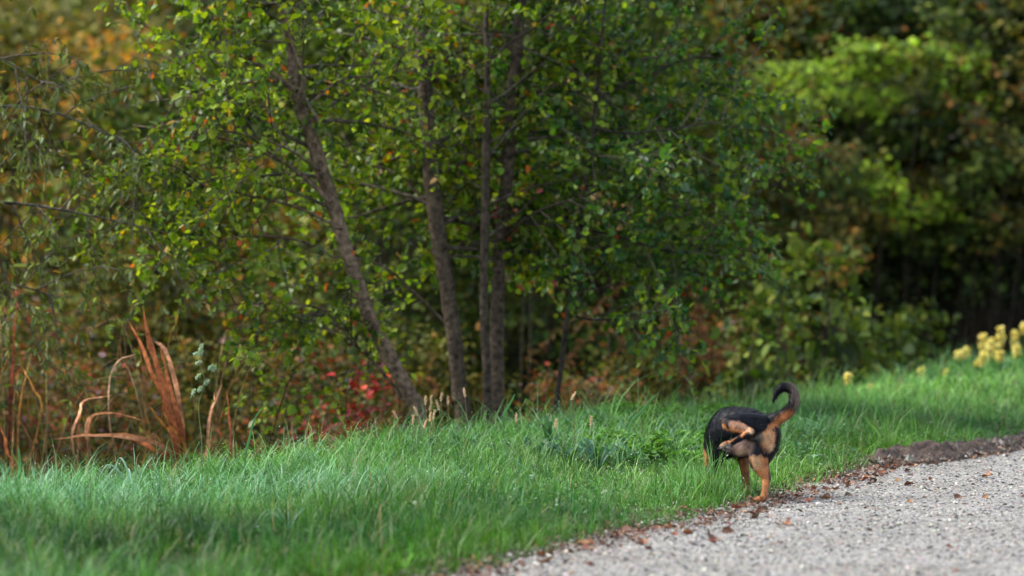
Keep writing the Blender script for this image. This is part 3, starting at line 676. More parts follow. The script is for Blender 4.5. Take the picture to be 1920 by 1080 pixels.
# dead brown stalks (tangled bracken)
def bracken(px, y, n, hh, label, seed):
    rs = np.random.default_rng(seed); x0 = (px - 960) / FPX * y; b = np.array([x0, y, gz(x0, y)]); g, gl = Geo(), Geo()
    root = empty('bracken', tuple(b)); tag(root, label, 'dead bracken', 'dead bracken tangles beyond the grass')
    for k in range(n):
        g = Geo(); gl = g
        a = rs.random() * 6.28; L = hh * rs.uniform(.7, 1.1); dx = math.cos(a) * rs.uniform(.2, .9) * L * .7; dy = math.sin(a) * .3
        P = curve([(rs.normal(0, .1), rs.normal(0, .1), 0), (dx * .35, dy * .4, L * .75), (dx * .8, dy, L), (dx * 1.3, dy * 1.2, L * .8)], 12)
        c = pal([(.17, .085, .035), (.10, .08, .025), (.07, .04, .03)], [2, 2, 1], 1, rs)[0]
        tube(g, P, np.linspace(.010, .003, 12), c, 4)
        m = 60; t = rs.uniform(.4, 1, m) * 11; i = np.minimum(t.astype(int), 10); q = P[i] + (P[i + 1] - P[i]) * (t - i)[:, None]
        leaves(gl, q, rs.normal(0, 1, (m, 3)), np.array([0, 0, 1.]) + rs.normal(0, .3, (m, 3)), rs.uniform(.03, .09, m), pal([(.18, .08, .035), (.11, .08, .03), (.09, .045, .03)], [2, 2, 1], m, rs), .4)
        g.build('frond', M_dry, root)

for a in [(1270, 31.0, 12, 1.7, 'rusty bracken tangle between the sapling and the dog', 1), (1350, 31.5, 14, 1.9, 'tall brown bracken arching above the dog', 2),
          (1430, 33.0, 10, 1.5, 'dead bracken left of the leafy herbs', 3),
          (700, 29.8, 8, 1.3, 'brown bracken between the leaning tree and the second trunk', 5)]: bracken(*a)

# distant wood on the added slope that blocks the sky
def far_wood():
    rs = np.random.default_rng(77); g = Geo(); n = 42000
    y = rs.uniform(50, 66, n); x = rs.uniform(-.19, .21, n) * y; z = ground(x, y) + rs.random(n) * 7.5
    p = np.stack([x, y * .6, z], -1); k = noise(p, 1.6, 3) + .5 * noise(p, 4.1, 5) > -.35; pos = np.stack([x, y, z], -1)[k]; m = len(pos); p = p[k]
    au = np.clip(.5 - pos[:, 0] / 9 + .5 * noise(p, 1.1, 2), 0, 1)[:, None]
    c = pal([(.016, .035, .012), (.03, .05, .016), (.010, .022, .010)], [3, 2, 3], m, rs) * (1 - au) + pal([(.16, .14, .03), (.14, .15, .04), (.42, .17, .03)], [4, 4, 1], m, rs) * au
    leaves(g, pos, unit(rs.normal(0, 1, (m, 3)) + np.array([0, -.4, -.3])), unit(rs.normal(0, .6, (m, 3)) + np.array([0, -.5, 1.])), rs.uniform(.16, .30, m), c)
    tag(g.build('distant_wood', M_bgleaf), 'dark distant wood on the added slope behind everything', 'wood', kind='stuff')
far_wood()

# ------------------------------------------------------------------ reeds, seed heads, flowers, small plants
def ribbon(g, P, wd, col, face=(0, -1, 0), fold=.25, base=1., rough=0):
    P = curve(P, 14)
    if rough: P[2:] += rng.normal(0, .002, (12, 3)); face = (rng.normal(0, .5), -1, rng.normal(0, .3)); fold = rng.uniform(-.4, .4)
    d = unit(np.gradient(P, axis=0)); f = np.array(face, float)
    s = unit(np.cross(d, f)); nrm = unit(np.cross(s, d)); t = np.linspace(0, 1, 14)
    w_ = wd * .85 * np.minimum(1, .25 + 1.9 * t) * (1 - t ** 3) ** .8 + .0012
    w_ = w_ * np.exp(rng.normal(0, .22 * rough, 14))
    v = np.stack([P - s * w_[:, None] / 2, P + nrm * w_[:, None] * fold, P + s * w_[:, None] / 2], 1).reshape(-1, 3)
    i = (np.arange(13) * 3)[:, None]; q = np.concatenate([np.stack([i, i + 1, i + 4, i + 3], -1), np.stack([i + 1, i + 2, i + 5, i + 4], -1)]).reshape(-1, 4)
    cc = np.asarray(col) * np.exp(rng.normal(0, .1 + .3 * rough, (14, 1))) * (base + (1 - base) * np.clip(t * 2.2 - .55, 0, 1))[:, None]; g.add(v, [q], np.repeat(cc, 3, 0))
RUST, TAN, GOLD = (.46, .15, .06), (.62, .30, .17), (.34, .16, .035)
def reed(label, D, bladelist):
    p0 = at(*bladelist[0][0][0], D); root = empty('dry_reed', (p0[0], D, gz(p0[0], D))); tag(root, label, 'dry reed', 'rust coloured dry reeds along the ditch')
    O = np.array(root.location)
    for k, (pl, wpx, col) in enumerate(bladelist):
        P = [at(px, py, D + .04 * ((k * 7) % 5 - 2)) for px, py in pl]
        if pl[0][1] > 820:
            b = P[0] + (P[0] - P[1]) * .2; b[2] = gz(b[0], b[1]) - .02; b[0] = P[0][0] + (P[0][0] - P[1][0]) * .3; P = [b] + P
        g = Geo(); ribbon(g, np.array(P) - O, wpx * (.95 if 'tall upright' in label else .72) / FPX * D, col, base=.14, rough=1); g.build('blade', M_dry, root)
reed('tall upright clump of rust coloured reed blades, the largest', 24.0, [
  ([(335, 900), (325, 800), (300, 700), (280, 640), (268, 570)], 16, RUST),
  ([(345, 900), (340, 790), (325, 700), (305, 650), (290, 640)], 17, TAN),
  ([(330, 890), (310, 760), (285, 700), (262, 640), (240, 600)], 12, RUST),
  ([(350, 900), (338, 800), (318, 720), (308, 680), (300, 650)], 13, RUST),
  ([(320, 890), (345, 840), (300, 790), (280, 760)], 10, GOLD),
  ([(340, 900), (348, 840), (322, 800), (305, 770)], 12, GOLD),
  ([(320, 880), (300, 850), (265, 830), (230, 815)], 12, RUST)])
reed('pair of horizontal rust reed blades bent over to the left', 23.6, [
  ([(330, 880), (300, 835), (240, 818), (170, 815), (100, 824)], 15, TAN),
  ([(170, 880), (162, 810), (175, 778), (225, 776), (268, 790)], 10, TAN)])
reed('short hooked tan reed blade above the horizontal ones', 23.8, [
  ([(140, 880), (135, 820), (150, 770), (158, 750), (210, 742)], 9, TAN), ([(146, 830), (149, 790), (152, 765), (160, 748)], 9, TAN)])
reed('pale arching reed blade curving left of the tall clump', 23.8, [([(230, 900), (205, 800), (206, 710), (222, 676), (256, 664)], 9, (.55, .33, .2))])
reed('single upright tan reed blade right of the tall clump', 23.4, [([(384, 890), (388, 840), (393, 780), (405, 745), (417, 720)], 12, (.52, .26, .15)), ([(392, 800), (397, 770), (402, 750), (400, 735)], 6, TAN)])
reed('short dark red reed blade, rightmost of the reeds', 23.8, [([(436, 890), (433, 840), (430, 780), (424, 730)], 9, (.26, .08, .035))])
reed('tall thin dark red reed at the left edge', 24.4, [([(15, 900), (20, 760), (26, 640), (34, 540)], 9, (.24, .06, .03)), ([(0, 800), (12, 850), (35, 880), (40, 900)], 10, RUST)])
reed('golden forked reed near the left edge', 24.2, [([(30, 900), (38, 760), (50, 700), (60, 660)], 9, GOLD), ([(50, 900), (78, 770), (60, 725), (44, 690)], 9, (.42, .2, .05)), ([(25, 900), (14, 850), (8, 820), (0, 800)], 9, RUST)])

for k, (px, D, n, hh, lb) in enumerate([(60, 24.6, 16, .9, 'tangle of thin dead stems at the far left'), (200, 24.8, 14, .7, 'tangle of thin dead stems left of the tallest reeds'),
    (420, 24.6, 12, .6, 'sparse thin dead stems right of the tallest reeds'), (520, 25.0, 12, .5, 'sparse thin dead stems left of the leaning trunk'), (300, 25.4, 14, .8, 'thin dead stems standing behind the tallest reeds')]):
    rs = np.random.default_rng(700 + k); x0 = (px - 960) / FPX * D; b = np.array([x0, D, gz(x0, D)]); root = empty('dead_stems', tuple(b)); tag(root, lb, 'dead stems', 'tangles of thin dead stems in the ditch')
    for j in range(n):
        q = np.array([rs.normal(0, .22), rs.normal(0, .1), 0]); dx = rs.normal(0, .35); H = (-b[2] + hh) * rs.uniform(.6, 1.05); g = Geo()
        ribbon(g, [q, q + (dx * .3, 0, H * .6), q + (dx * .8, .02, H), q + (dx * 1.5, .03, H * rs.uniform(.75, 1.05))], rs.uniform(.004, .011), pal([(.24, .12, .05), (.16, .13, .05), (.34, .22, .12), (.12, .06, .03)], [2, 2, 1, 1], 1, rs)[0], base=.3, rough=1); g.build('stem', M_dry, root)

def seed_spikelet(g, c, d, L, r, col, n=7, rs=rng):
    d = unit(np.array(d, float)); P = [np.array(c) + d * L * t for t in np.linspace(0, 1, n)]
    tube(g, P, r * np.sin(np.linspace(.35, 2.9, n)) ** .7, col, 7, .12, rs)
    m = 60; t = rs.random(m)[:, None]; pos = np.array(c) + d * L * t
    leaves(g, pos, unit(rs.normal(0, 1, (m, 3)) + d * 1.5), rs.normal(0, 1, (m, 3)), r * 2.2, np.repeat(np.array([col]), m, 0) * 1.2, .25)
# pale green cocksfoot panicle
def cocksfoot():
    D = 21.8; p = at(372, 880, D); root = empty('seed_head_grass', (p[0], D, gz(p[0], D))); O = np.array(root.location)
    tag(root, 'pale grey green tufted seed head on a thin stem left of the trees', 'grass plant')
    S = [at(x, y, D) for x, y in [(372, 760), (385, 720), (377, 690), (372, 655)]]; b = O.copy()
    g = Geo(); tube(g, curve(np.array([b, b * .5 + S[0] * .5 + np.array([.02, 0, 0])] + S) - O, 16), np.linspace(.0022, .0012, 16), (.14, .2, .09), 4); g.build('stem', M_grass, root)
    for (x, y, l) in [(362, 665, .03), (374, 660, .035), (375, 668, .028), (366, 683, .028), (390, 694, .03), (397, 696, .026), (367, 712, .03), (382, 722, .028), (360, 742, .028), (372, 736, .026)]:
        g = Geo(); seed_spikelet(g, at(x, y, D) - O, (rng.uniform(-.4, .8), 0, rng.uniform(.1, .7)), l * 1.1, .0085, (.30, .38, .27)); g.build('spikelet', M_grass, root)
cocksfoot()
FX = [(745, 778, 22.6, -.5), (783, 772, 22.8, -.4), (798, 752, 23, 0), (808, 750, 23, .05), (806, 763, 23, .2), (827, 745, 23, .1), (823, 760, 23, -.3), (840, 753, 23, 0), (806, 783, 22.6, .1), (795, 795, 22.4, .3),
      (872, 738, 22.8, -.1), (1072, 742, 22.4, -.35), (968, 784, 22.6, 0), (1042, 796, 22.4, 0), (1108, 790, 22.4, 0), (775, 788, 22.4, 0), (813, 778, 22.5, .1)]
FL = ['leftmost tan foxtail spike leaning left', 'tan foxtail spike just right of the leftmost', 'tan foxtail spike at the left of the tall group', 'tan foxtail spike second in the tall group',
      'tan foxtail spike leaning below the tall group', 'tan foxtail spike at the top of the group', 'slanting tan foxtail spike under the topmost', 'tan foxtail spike at the right of the group',
      'low tan foxtail spike in the grass under the group', 'lowest tan foxtail spike under the group', 'single tan foxtail spike in front of the second trunk', 'single tall foxtail spike on a reddish stem, nearest the sapling',
      'short foxtail spike in the grass below the stout trunk', 'short foxtail spike left of the broad upright leaf', 'short foxtail spike right of the broad upright leaf', 'small foxtail spike between the leftmost two and the group', 'small foxtail spike at the foot of the group']
for (px, py, D, ln), lb in zip(FX, FL):
    c = at(px, py + 6, D); b = np.array([c[0] - ln * .04, D, gz(c[0], D)]); root = empty('foxtail_grass', tuple(b)); tag(root, lb + ' above the verge', 'grass plant', 'tan foxtail spikes')
    d = np.array([-ln if False else ln, 0, 1]); g = Geo(); tube(g, curve(np.array([b, (b + c) / 2 + np.array([.01, 0, 0]), c]) - b, 8), [.0013] * 8, (.2, .13, .06), 4); g.build('stem', M_dry, root)
    g = Geo(); seed_spikelet(g, c - b - np.array([0, 0, .005]), (ln if px != 1072 else .5, 0, 1), .05, .0062, (.52, .38, .24)); g.build('spike', M_dry, root)

# yellow flower spikes on the right
YF = [(1590, 712, 28.5, 15, 26, 'lowest yellow flower, alone beyond the tail of the dog'), (1633, 728, 29, 12, 14, 'tiny yellow flower right of the lone one'),
      (1728, 697, 31, 14, 18, 'small yellow flower halfway along the far verge'), (1775, 700, 31, 8, 12, 'faint yellow flower right of the halfway one'), (1800, 668, 32, 22, 22, 'yellow flower at the left of the big cluster'),
      (1812, 662, 32, 15, 22, 'yellow flower leaning at the left of the big cluster'), (1843, 645, 32.4, 20, 42, 'tall yellow flower at the left inside the big cluster'), (1858, 655, 32, 24, 48, 'fullest yellow flower in the middle of the big cluster'),
      (1845, 672, 31.8, 22, 26, 'low yellow flower in the front of the big cluster'), (1876, 632, 32.6, 20, 42, 'tallest yellow flower spike standing over the cluster'), (1875, 668, 31.8, 14, 24, 'small yellow flower under the tallest spike'),
      (1903, 636, 32.6, 15, 34, 'narrow yellow flower spike near the right edge'), (1906, 660, 32, 18, 26, 'rounded yellow flower below the narrow spike'), (1835, 683, 31.4, 18, 14, 'lowest yellow flower of the big cluster'), (1921, 615, 32.6, 14, 24, 'yellow flower spike cut by the right edge')]
for k, (px, py, D, wp, hp, lb) in enumerate(YF):
    rs = np.random.default_rng(900 + k); c = at(px, py, D); b = np.array([c[0], D, gz(c[0], D)]); root = empty('yellow_flower', tuple(b)); tag(root, lb, 'flower', 'yellow flower spikes on the far verge')
    ex, ez = wp / FPX * D * .32, hp / FPX * D * .45; g = Geo(); tube(g, curve(np.array([b, (b + c) / 2 + np.array([.01, 0, 0]), c + np.array([0, 0, ez])]) - b, 8), [.004] * 8, (.06, .12, .03), 5)
    m = 16; hh = max(c[2] - b[2], .05); q = np.stack([rs.normal(0, .012, m), rs.normal(0, .012, m), rs.random(m) * hh * .85], -1)
    leaves(g, q, unit(rs.normal(0, 1, (m, 3)) + np.array([0, 0, .5])), np.array([0, 0, 1.]) + rs.normal(0, .2, (m, 3)), .06, pal([(.05, .12, .03)], [1], m, rs), .3); g.build('stem', M_grass, root)
    m = 150; t = rs.uniform(-1, 1, m); rr = np.sqrt(np.maximum(1 - t * t, .05)) * np.sqrt(rs.random(m)); a = rs.random(m) * 6.28
    rr = rr * (1 + .5 * np.sin(a * 2 + t * 5 + k)); pos = c - b + np.stack([rr * np.cos(a) * ex, rr * np.sin(a) * ex, t * ez], -1); g = Geo()
    leaves(g, pos, unit(np.stack([np.cos(a), np.sin(a), .2 + 0 * a], -1) + rs.normal(0, .3, (m, 3))), np.array([0, 0, 1.]) + rs.normal(0, .4, (m, 3)), .022, pal([(.86, .76, .24), (.88, .80, .38), (.7, .60, .18)], [3, 2, 1], m, rs, .1), 1.2)
    g.build('flower_head', M_flower, root)

# broad leaved plants in the verge
def broad(name, label, px, D, n, L, wd, col, seed, upr=.5, group=None, arch=1.):
    rs = np.random.default_rng(seed); x = (px - 960) / FPX * D; b = np.array([x, D, gz(x, D)]); root = empty(name, tuple(b)); tag(root, label, 'plant', group); n += 3 * (name == 'dock_plant'); L *= .98 if name == 'dock_plant' else 1; wd *= .75 if name == 'dock_plant' else 1
    for k in range(n):
        a = 6.28 * k / n + rs.normal(0, .3); l = L * rs.uniform(.7, 1.15); e = l * (1 - upr * rs.uniform(.4, 1)); h = math.sqrt(max(l * l - e * e, .001))
        ca, sa = math.cos(a), math.sin(a); P = [(0, 0, 0), (ca * e * .35, sa * e * .35, h * .7), (ca * e * .8, sa * e * .8, h), (ca * e * 1.15, sa * e * 1.15, h * (1 - .35 * arch))]
        g = Geo(); ribbon(g, P, wd * rs.uniform(.7, 1.2), np.array(col) * math.exp(rs.normal(0, .2)), face=(-sa * .2, ca * .2 - .4, 1), fold=-.15); g.build('leaf', M_grass, root)
DK = (.022, .075, .032); FR = (.06, .15, .05)
broad('dock_plant', 'dark broad leaved dock at the left of the dock group', 1005, 22.3, 8, .20, .045, DK, 1, .55, 'dark dock plants in the verge')
broad('dock_plant', 'dark broad leaved dock with a tall upright pointed leaf', 1030, 22.4, 7, .26, .042, (.045, .12, .04), 2, .95, 'dark dock plants in the verge', .3)
broad('dock_plant', 'dark broad leaved dock sprawling in the middle of the group', 1065, 22.0, 9, .22, .05, DK, 3, .35, 'dark dock plants in the verge')
broad('dock_plant', 'bluish broad leaved dock at the right of the group', 1120, 21.9, 9, .22, .045, (.035, .10, .055), 4, .4, 'dark dock plants in the verge')
broad('dock_plant', 'small dark dock under the stout trunk', 925, 22.3, 6, .16, .035, DK, 5, .7, 'dark dock plants in the verge')
broad('dock_plant', 'dark dock in the shade right of the second trunk', 868, 22.6, 7, .18, .035, DK, 6, .5, 'dark dock plants in the verge')
broad('dock_plant', 'tiny dark dock left of the trunks in long grass', 820, 22.4, 6, .17, .035, DK, 7, .5, 'dark dock plants in the verge')
broad('arching_grass', 'large tuft of bluish arching blades in the left foreground', 540, 17.9, 9, .20, .004, (.09, .22, .14), 8, .45)
broad('arching_grass', 'pale arching tuft further up the left verge', 250, 20.2, 10, .26, .009, (.18, .32, .24), 9, .5)
def tall_blade(label, pl, D, wpx):
    p0 = at(*pl[0], D); b = np.array([p0[0], D, gz(p0[0], D)]); root_g = Geo(); P = [b] + [at(x, y, D) for x, y in pl]
    ribbon(root_g, np.array(P) - b, wpx / FPX * D, (.07, .2, .07)); o = root_g.build('grass_blade', M_grass); o.location = b
    tag(o, label, 'grass blade')
tall_blade('tall lone curved grass blade with a dew drop at its tip', [(460, 860), (468, 820), (478, 785), (497, 758)], 20.8, 5)
tall_blade('upright dark blade at the left end of the verge', [(36, 900), (37, 880), (36, 850), (34, 838)], 20.6, 7)
tall_blade('long slanting blade left of the dog', [(1180, 800), (1205, 770), (1220, 750), (1233, 738)], 22.6, 6)
tall_blade('long slanting blade in front of the stout trunk', [(945, 780), (952, 765), (960, 750), (966, 738)], 22.8, 5)
# feathery light green herbs left of the dog
def feather_mesh(seed):
    rs = np.random.default_rng(seed); gl, gs = Geo(), Geo()
    for k in range(9):
        a = rs.random() * 6.28; l = rs.uniform(.12, .22); e = np.array([math.cos(a), math.sin(a), 0]) * l * rs.uniform(.3, .8)
        P = curve([(0, 0, 0), e * .4 + np.array([0, 0, l * .7]), e + np.array([0, 0, l * .85])], 9); tube(gs, P, np.linspace(.0022, .001, 9), (.06, .13, .03), 4)
        m = 46; t = rs.uniform(.25, 1, m) * 8; i = np.minimum(t.astype(int), 7); q = P[i] + (P[i + 1] - P[i]) * (t - i)[:, None]
        leaves(gl, q, rs.normal(0, 1, (m, 3)) + e * 3, np.array([0, 0, 1.]) + rs.normal(0, .3, (m, 3)), rs.uniform(.02, .042, m), pal([(.11, .25, .035), (.07, .18, .025), (.18, .34, .08)], [3, 2, 1.4], m, rs), .5)
    return gl.mesh('foliage', M_grass), gs.mesh('stem', M_grass)
FM = [feather_mesh(s) for s in (41, 42, 43)]
rs = np.random.default_rng(44)
for k in range(60):
    px = rs.uniform(1110, 1400); D = rs.uniform(21.9, 25.6); x = (px - 960) / FPX * D
    fr = 'nearer' if D < 23 else 'farther'; sd_ = 'dog side' if px > 1240 else 'dock side'
    o = empty('leafy_weed', (x, D, gz(x, D)), rs.random() * 6.28); s = rs.uniform(.6, 1.05); o.scale = (s * 1.1, s * 1.1, s * .8)
    me = FM[k % 3]; link(bpy.data.objects.new('stem', me[1]), o); link(bpy.data.objects.new('foliage', me[0]), o)
    tag(o, 'feathery bright green weed in the leafy patch left of the dog, %s rows, %s' % (fr, sd_), 'weed', 'feathery weeds left of the dog')

# ------------------------------------------------------------------ fallen leaves
def dead_leaf_mesh(seed):
    rs = np.random.default_rng(seed); nx, ny = 5, 7; U, T = np.meshgrid(np.linspace(-1, 1, nx), np.linspace(0, 1, ny))
    wv = np.sin(np.clip(T * 1.02 + .0, 0, 1) * math.pi) ** .7 * .42 * (1 + .12 * rs.normal(size=T.shape)) + .01
    X = U * wv; Yv = T - .5; cl = rs.uniform(.15, .55); Z = cl * (U * wv) ** 2 * 4 + rs.uniform(.1, .5) * (T - .5) ** 2 + .03 * rs.normal(size=T.shape) + .02
    v = np.stack([X, Yv, Z], -1).reshape(-1, 3) * .048
    i = (np.arange(ny - 1)[:, None] * nx + np.arange(nx - 1)[None]).ravel(); c = pal([(.14, .06, .034), (.095, .045, .028), (.21, .11, .06), (.065, .042, .03)], [3, 3, 1, 2], 1, rs)[0]
    g = Geo(); g.add(v, [np.stack([i, i + 1, i + nx + 1, i + nx], -1)], c); return g.mesh('fallen_leaf', M_dead)
DM = [dead_leaf_mesh(60 + k) for k in range(9)]
rs = np.random.default_rng(61)
def drop_leaf(x, y, s, label, m=None, tilt=.35):
    o = bpy.data.objects.new('fallen_leaf', DM[rs.integers(9)] if m is None else DM[m]); link(o)
    o.location = (x, y, float(surf(x, y)) + .004); o.rotation_euler = (rs.normal(0, tilt), rs.normal(0, tilt), rs.random() * 6.28); o.scale = (s, s, s)
    tag(o, label, 'fallen leaf', 'fallen leaves on and beside the path')
for (px, py, s, lb) in [(1548, 946, 1.6, 'long flat brown leaf alone on the right part of the path'), (1707, 950, .9, 'small dark leaf right of the long flat one'), (1705, 920, 1.5, 'large upright curled leaf on the mid path'),
  (1590, 921, .8, 'small upright leaf below the curb soil'), (1590, 940, 1.0, 'curled red brown leaf right of the dog foot'), (1572, 953, .6, 'small orange leaf right of the dog foot'), (1475, 998, 1.1, 'folded orange brown leaf below the dog'),
  (1457, 997, .7, 'small dark leaf beside the folded one below the dog'), (1290, 1012, 1.2, 'dark leaf on the path edge left of the dog'), (1335, 1027, 1.3, 'brown leaf near the bottom of the path'), (1448, 1031, .7, 'red scrap of leaf at the bottom middle of the path'),
  (1198, 1030, 1.1, 'orange leaf near the lower path edge'), (1105, 1070, 1.4, 'red brown leaf at the bottom edge of the picture'), (1655, 866, 1.6, 'yellow leaf lying on the dark soil lip'), (1850, 905, 1.5, 'reddish leaf far up the path at the right'),
  (1796, 945, 1.3, 'brown leaf right of centre on the path'), (1370, 993, 1.1, 'russet leaf just left of the folded one'), (1500, 968, .9, 'flat tan leaf right below the dog foot')]:
    p = at(px, py, 20.); r = (p - np.array([0, 0, CAM_H])) / 20.; t = CAM_H / -r[2]; drop_leaf(r[0] * t, t * 1, s * .85, lb)
sc_names = [(15, 17.5, 'nearest stretch'), (17.5, 19.5, 'stretch before the dog'), (19.5, 21.5, 'stretch around the dog foot'), (21.5, 24, 'stretch along the soil lip'), (24, 30, 'farthest stretch')]
for (y0, y1, nm) in sc_names:
    for k in range(40):
        y = rs.uniform(y0, y1); u = abs(rs.normal(0, .22)) - .06; x = xe(y) + u
        drop_leaf(x, y, math.exp(rs.normal(-.25, .38)), 'brown leaf in the litter row along the path edge, ' + nm, tilt=.5)
    for k in range(9):
        y = rs.uniform(y0, y1); x = xe(y) + rs.uniform(.4, 2.4)
        drop_leaf(x, y, rs.uniform(.25, .8), 'scattered brown leaf out on the open gravel, ' + nm)
def litter():
    rs = np.random.default_rng(62); g = Geo(); n = 7000; y = rs.uniform(14.5, 31, n); u = rs.normal(.03, .13, n); x = xe(y) + u
    k = noise(np.stack([x, y], -1), 3.3, 2) > -.5; x, y = x[k], y[k]; n = len(x); pos = np.stack([x, y, surf(x, y) + rs.uniform(.003, .02, n)], -1); a = rs.random(n) * 6.28
    leaves(g, pos, np.stack([np.cos(a), np.sin(a), rs.normal(0, .25, n)], -1), np.array([0, 0, 1.]) + rs.normal(0, .4, (n, 3)), rs.uniform(.008, .03, n), pal([(.15, .065, .035), (.08, .045, .03), (.26, .14, .07), (.05, .035, .03)], [3, 3, 1, 2.5], n, rs))
    tag(g.build('leaf_litter', M_dead), 'crumbled brown leaf litter along the edge of the path', 'leaf litter', kind='stuff')
litter()
# ------------------------------------------------------------------ the dog
def dog():
    rs = np.random.default_rng(8); p = at(1429, 941, 20.); r = (p - np.array([0, 0, CAM_H])) / 20.; t = (CAM_H - .012) / -r[2]
    bx, by = r[0] * t, r[1] * t; S = 20. / by
    root = empty('dog', (bx, by, CAM_H + r[2] * t)); K = 1332.
    tag(root, 'black and tan dog lifting a hind leg at the path edge, tail curled up', 'dog')
    L = lambda cx, cz, y: np.array([(cx - 610) / K, y, (950 - cz) / K])
    # unit sphere
    nu, nv = 14, 9; th = np.arange(nu) * 2 * math.pi / nu; ph = np.linspace(0, math.pi, nv)[1:-1]
    sv = np.concatenate([[[0, 0, 1.]], np.stack([np.outer(np.sin(ph), np.cos(th)), np.outer(np.sin(ph), np.sin(th)), np.repeat(np.cos(ph)[:, None], nu, 1)], -1).reshape(-1, 3), [[0, 0, -1.]]])
    sf = []
    for j in range(nu):
        k = (j + 1) % nu; sf.append((0, 1 + j, 1 + k)); sf.append((len(sv) - 1, 1 + (nv - 3) * nu + k, 1 + (nv - 3) * nu + j))
        for i in range(nv - 3): a, b = 1 + i * nu, 1 + (i + 1) * nu; sf += [(a + j, b + j, b + k), (a + j, b + k, a + k)]
    sf = np.array(sf); G = Geo(); B = []
    def ball(c, r3): G.add(np.asarray(c) + sv * np.broadcast_to(r3, 3), [sf], (0, 0, 0))
    def limb(pts, rad, flat=None):
        P = curve(pts, len(pts) * 9); rr = np.interp(np.linspace(0, len(rad) - 1, len(P)), range(len(rad)), rad)
        for q, a in zip(P, rr): ball(q, a if flat is None else np.array(flat) * a)
    c = 1 / K
    # torso from the pelvis round the hunched back to the chest (away and to the left)
    for (cx, cz, y, rx, ry, rz) in [(628, 455, .065, 62, 95, 92), (600, 440, .10, 75, 95, 108), (560, 432, .15, 92, 100, 118), (520, 435, .20, 108, 110, 128), (480, 445, .25, 125, 110, 140),
                                    (440, 462, .30, 140, 115, 155), (410, 485, .35, 142, 120, 172), (392, 510, .40, 132, 120, 178), (385, 520, .44, 118, 110, 160)]:
        ball(L(cx, cz, y), (rx * c, ry * c * 1.1, rz * c))
    # shoulders, neck, head lowered into the grass at the left
    limb([L(380, 500, .46), L(345, 560, .54), L(322, 640, .60), L(315, 690, .64)], [.095, .075, .06, .052])
    limb([L(315, 690, .64), L(316, 735, .655), L(310, 790, .66), L(306, 840, .66)], [.055, .05, .032, .020])
    limb([L(325, 650, .60), L(284, 668, .60), L(272, 715, .60)], [.03, .022, .010]); limb([L(350, 660, .66), L(365, 690, .69)], [.03, .012])
    # standing right hind leg
    limb([L(640, 470, .05), L(630, 560, .06), L(600, 640, .045), L(585, 680, .04)], [.078, .076, .062, .045])
    limb([L(585, 660, .045), L(610, 715, .045), L(632, 760, .04), L(643, 785, .035)], [.050, .040, .030, .023])
    limb([L(643, 785, .035), L(636, 840, .02), L(628, 890, .01), L(620, 930, 0)], [.0235, .019, .0175, .018])
    for (dx, dy) in [(-34, -.012), (-42, .004), (-38, .018), (-28, .03)]:
        limb([L(615, 930, 0), L(598 + dx * .3, 932, dy * .8), L(600 + dx, 940, dy)], [.017, .0145, .0105])
    # lifted left hind leg: thigh out to the left, shin back to the hock, foot forward again
    limb([L(600, 450, .05), L(520, 425, .03), L(440, 405, .02), L(372, 408, .015)], [.080, .070, .052, .034])
    limb([L(372, 405, .0), L(420, 420, -.025), L(480, 438, -.05), L(528, 458, -.07)], [.034, .032, .026, .021])
    limb([L(352, 425, .01), L(362, 412, .02)], [.017, .02])
    limb([L(530, 462, -.07), L(485, 482, -.08), L(430, 510, -.09), L(375, 538, -.09)], [.021, .0175, .0165, .018])
    for (dx, dz, dy) in [(0, 0, -.105), (-6, 14, -.09), (6, 26, -.08), (16, 32, -.065)]:
        limb([L(380, 535, -.088), L(345 + dx, 540 + dz * .7, (dy - .088) / 2), L(316 + dx, 556 + dz, dy)], [.017, .0145, .0105])
    # groin, sheath, rump
    limb([L(560, 560, .09), L(490, 580, .10), L(430, 590, .10), L(385, 612, .09)], [.06, .055, .036, .012])
    limb([L(575, 560, .03), L(585, 590, .03)], [.026, .022])
    limb([L(670, 450, .03), L(668, 520, .025), L(662, 580, .03)], [.036, .034, .024])
    # forelegs
    limb([L(470, 600, .42), L(505, 670, .43), L(522, 740, .44), L(533, 830, .44), L(540, 900, .44)], [.055, .037, .026, .021, .02])
    limb([L(540, 900, .44), L(532, 915, .40)], [.021, .015])
    limb([L(350, 620, .44), L(325, 690, .45), L(312, 770, .46), L(306, 860, .46)], [.055, .038, .026, .021]); limb([L(306, 860, .46), L(300, 872, .43)], [.021, .015])
    # tail
    TP = [L(668, 395, .05), L(715, 372, .03), L(765, 345, .015), L(808, 300, 0), (L(832, 245, 0)), L(826, 192, .005), L(790, 158, .01), L(748, 160, .015), L(712, 195, .02), L(690, 245, .02), L(684, 264, .02)]
    limb(TP, [.041, .034, .0295, .0285, .0275, .0265, .025, .0225, .017, .008, .003])
    me = G.mesh('raw', M_fur); tmp = bpy.data.objects.new('raw', me); sc.collection.objects.link(tmp)
    m1 = tmp.modifiers.new('r', 'REMESH'); m1.mode = 'VOXEL'; m1.voxel_size = .0045; m1.use_smooth_shade = True
    m2 = tmp.modifiers.new('s', 'SMOOTH'); m2.iterations = 7; m2.factor = .5
    ev = tmp.evaluated_get(bpy.context.evaluated_depsgraph_get()); bm = bpy.data.meshes.new_from_object(ev)
    bpy.data.objects.remove(tmp); bm.name = 'body'
    n = len(bm.vertices); V_ = np.empty(n * 3, np.float32); bm.vertices.foreach_get('co', V_); V_ = V_.reshape(-1, 3).astype(float)
    N_ = np.empty(n * 3, np.float32); bm.vertices.foreach_get('normal', N_); N_ = N_.reshape(-1, 3).astype(float)
    # coat pattern
    BLK, TANC, PALE, GREY, PINK = map(np.array, ((.003, .0034, .0065), (.36, .145, .058), (.60, .37, .21), (.060, .052, .050), (.115, .07, .062)))
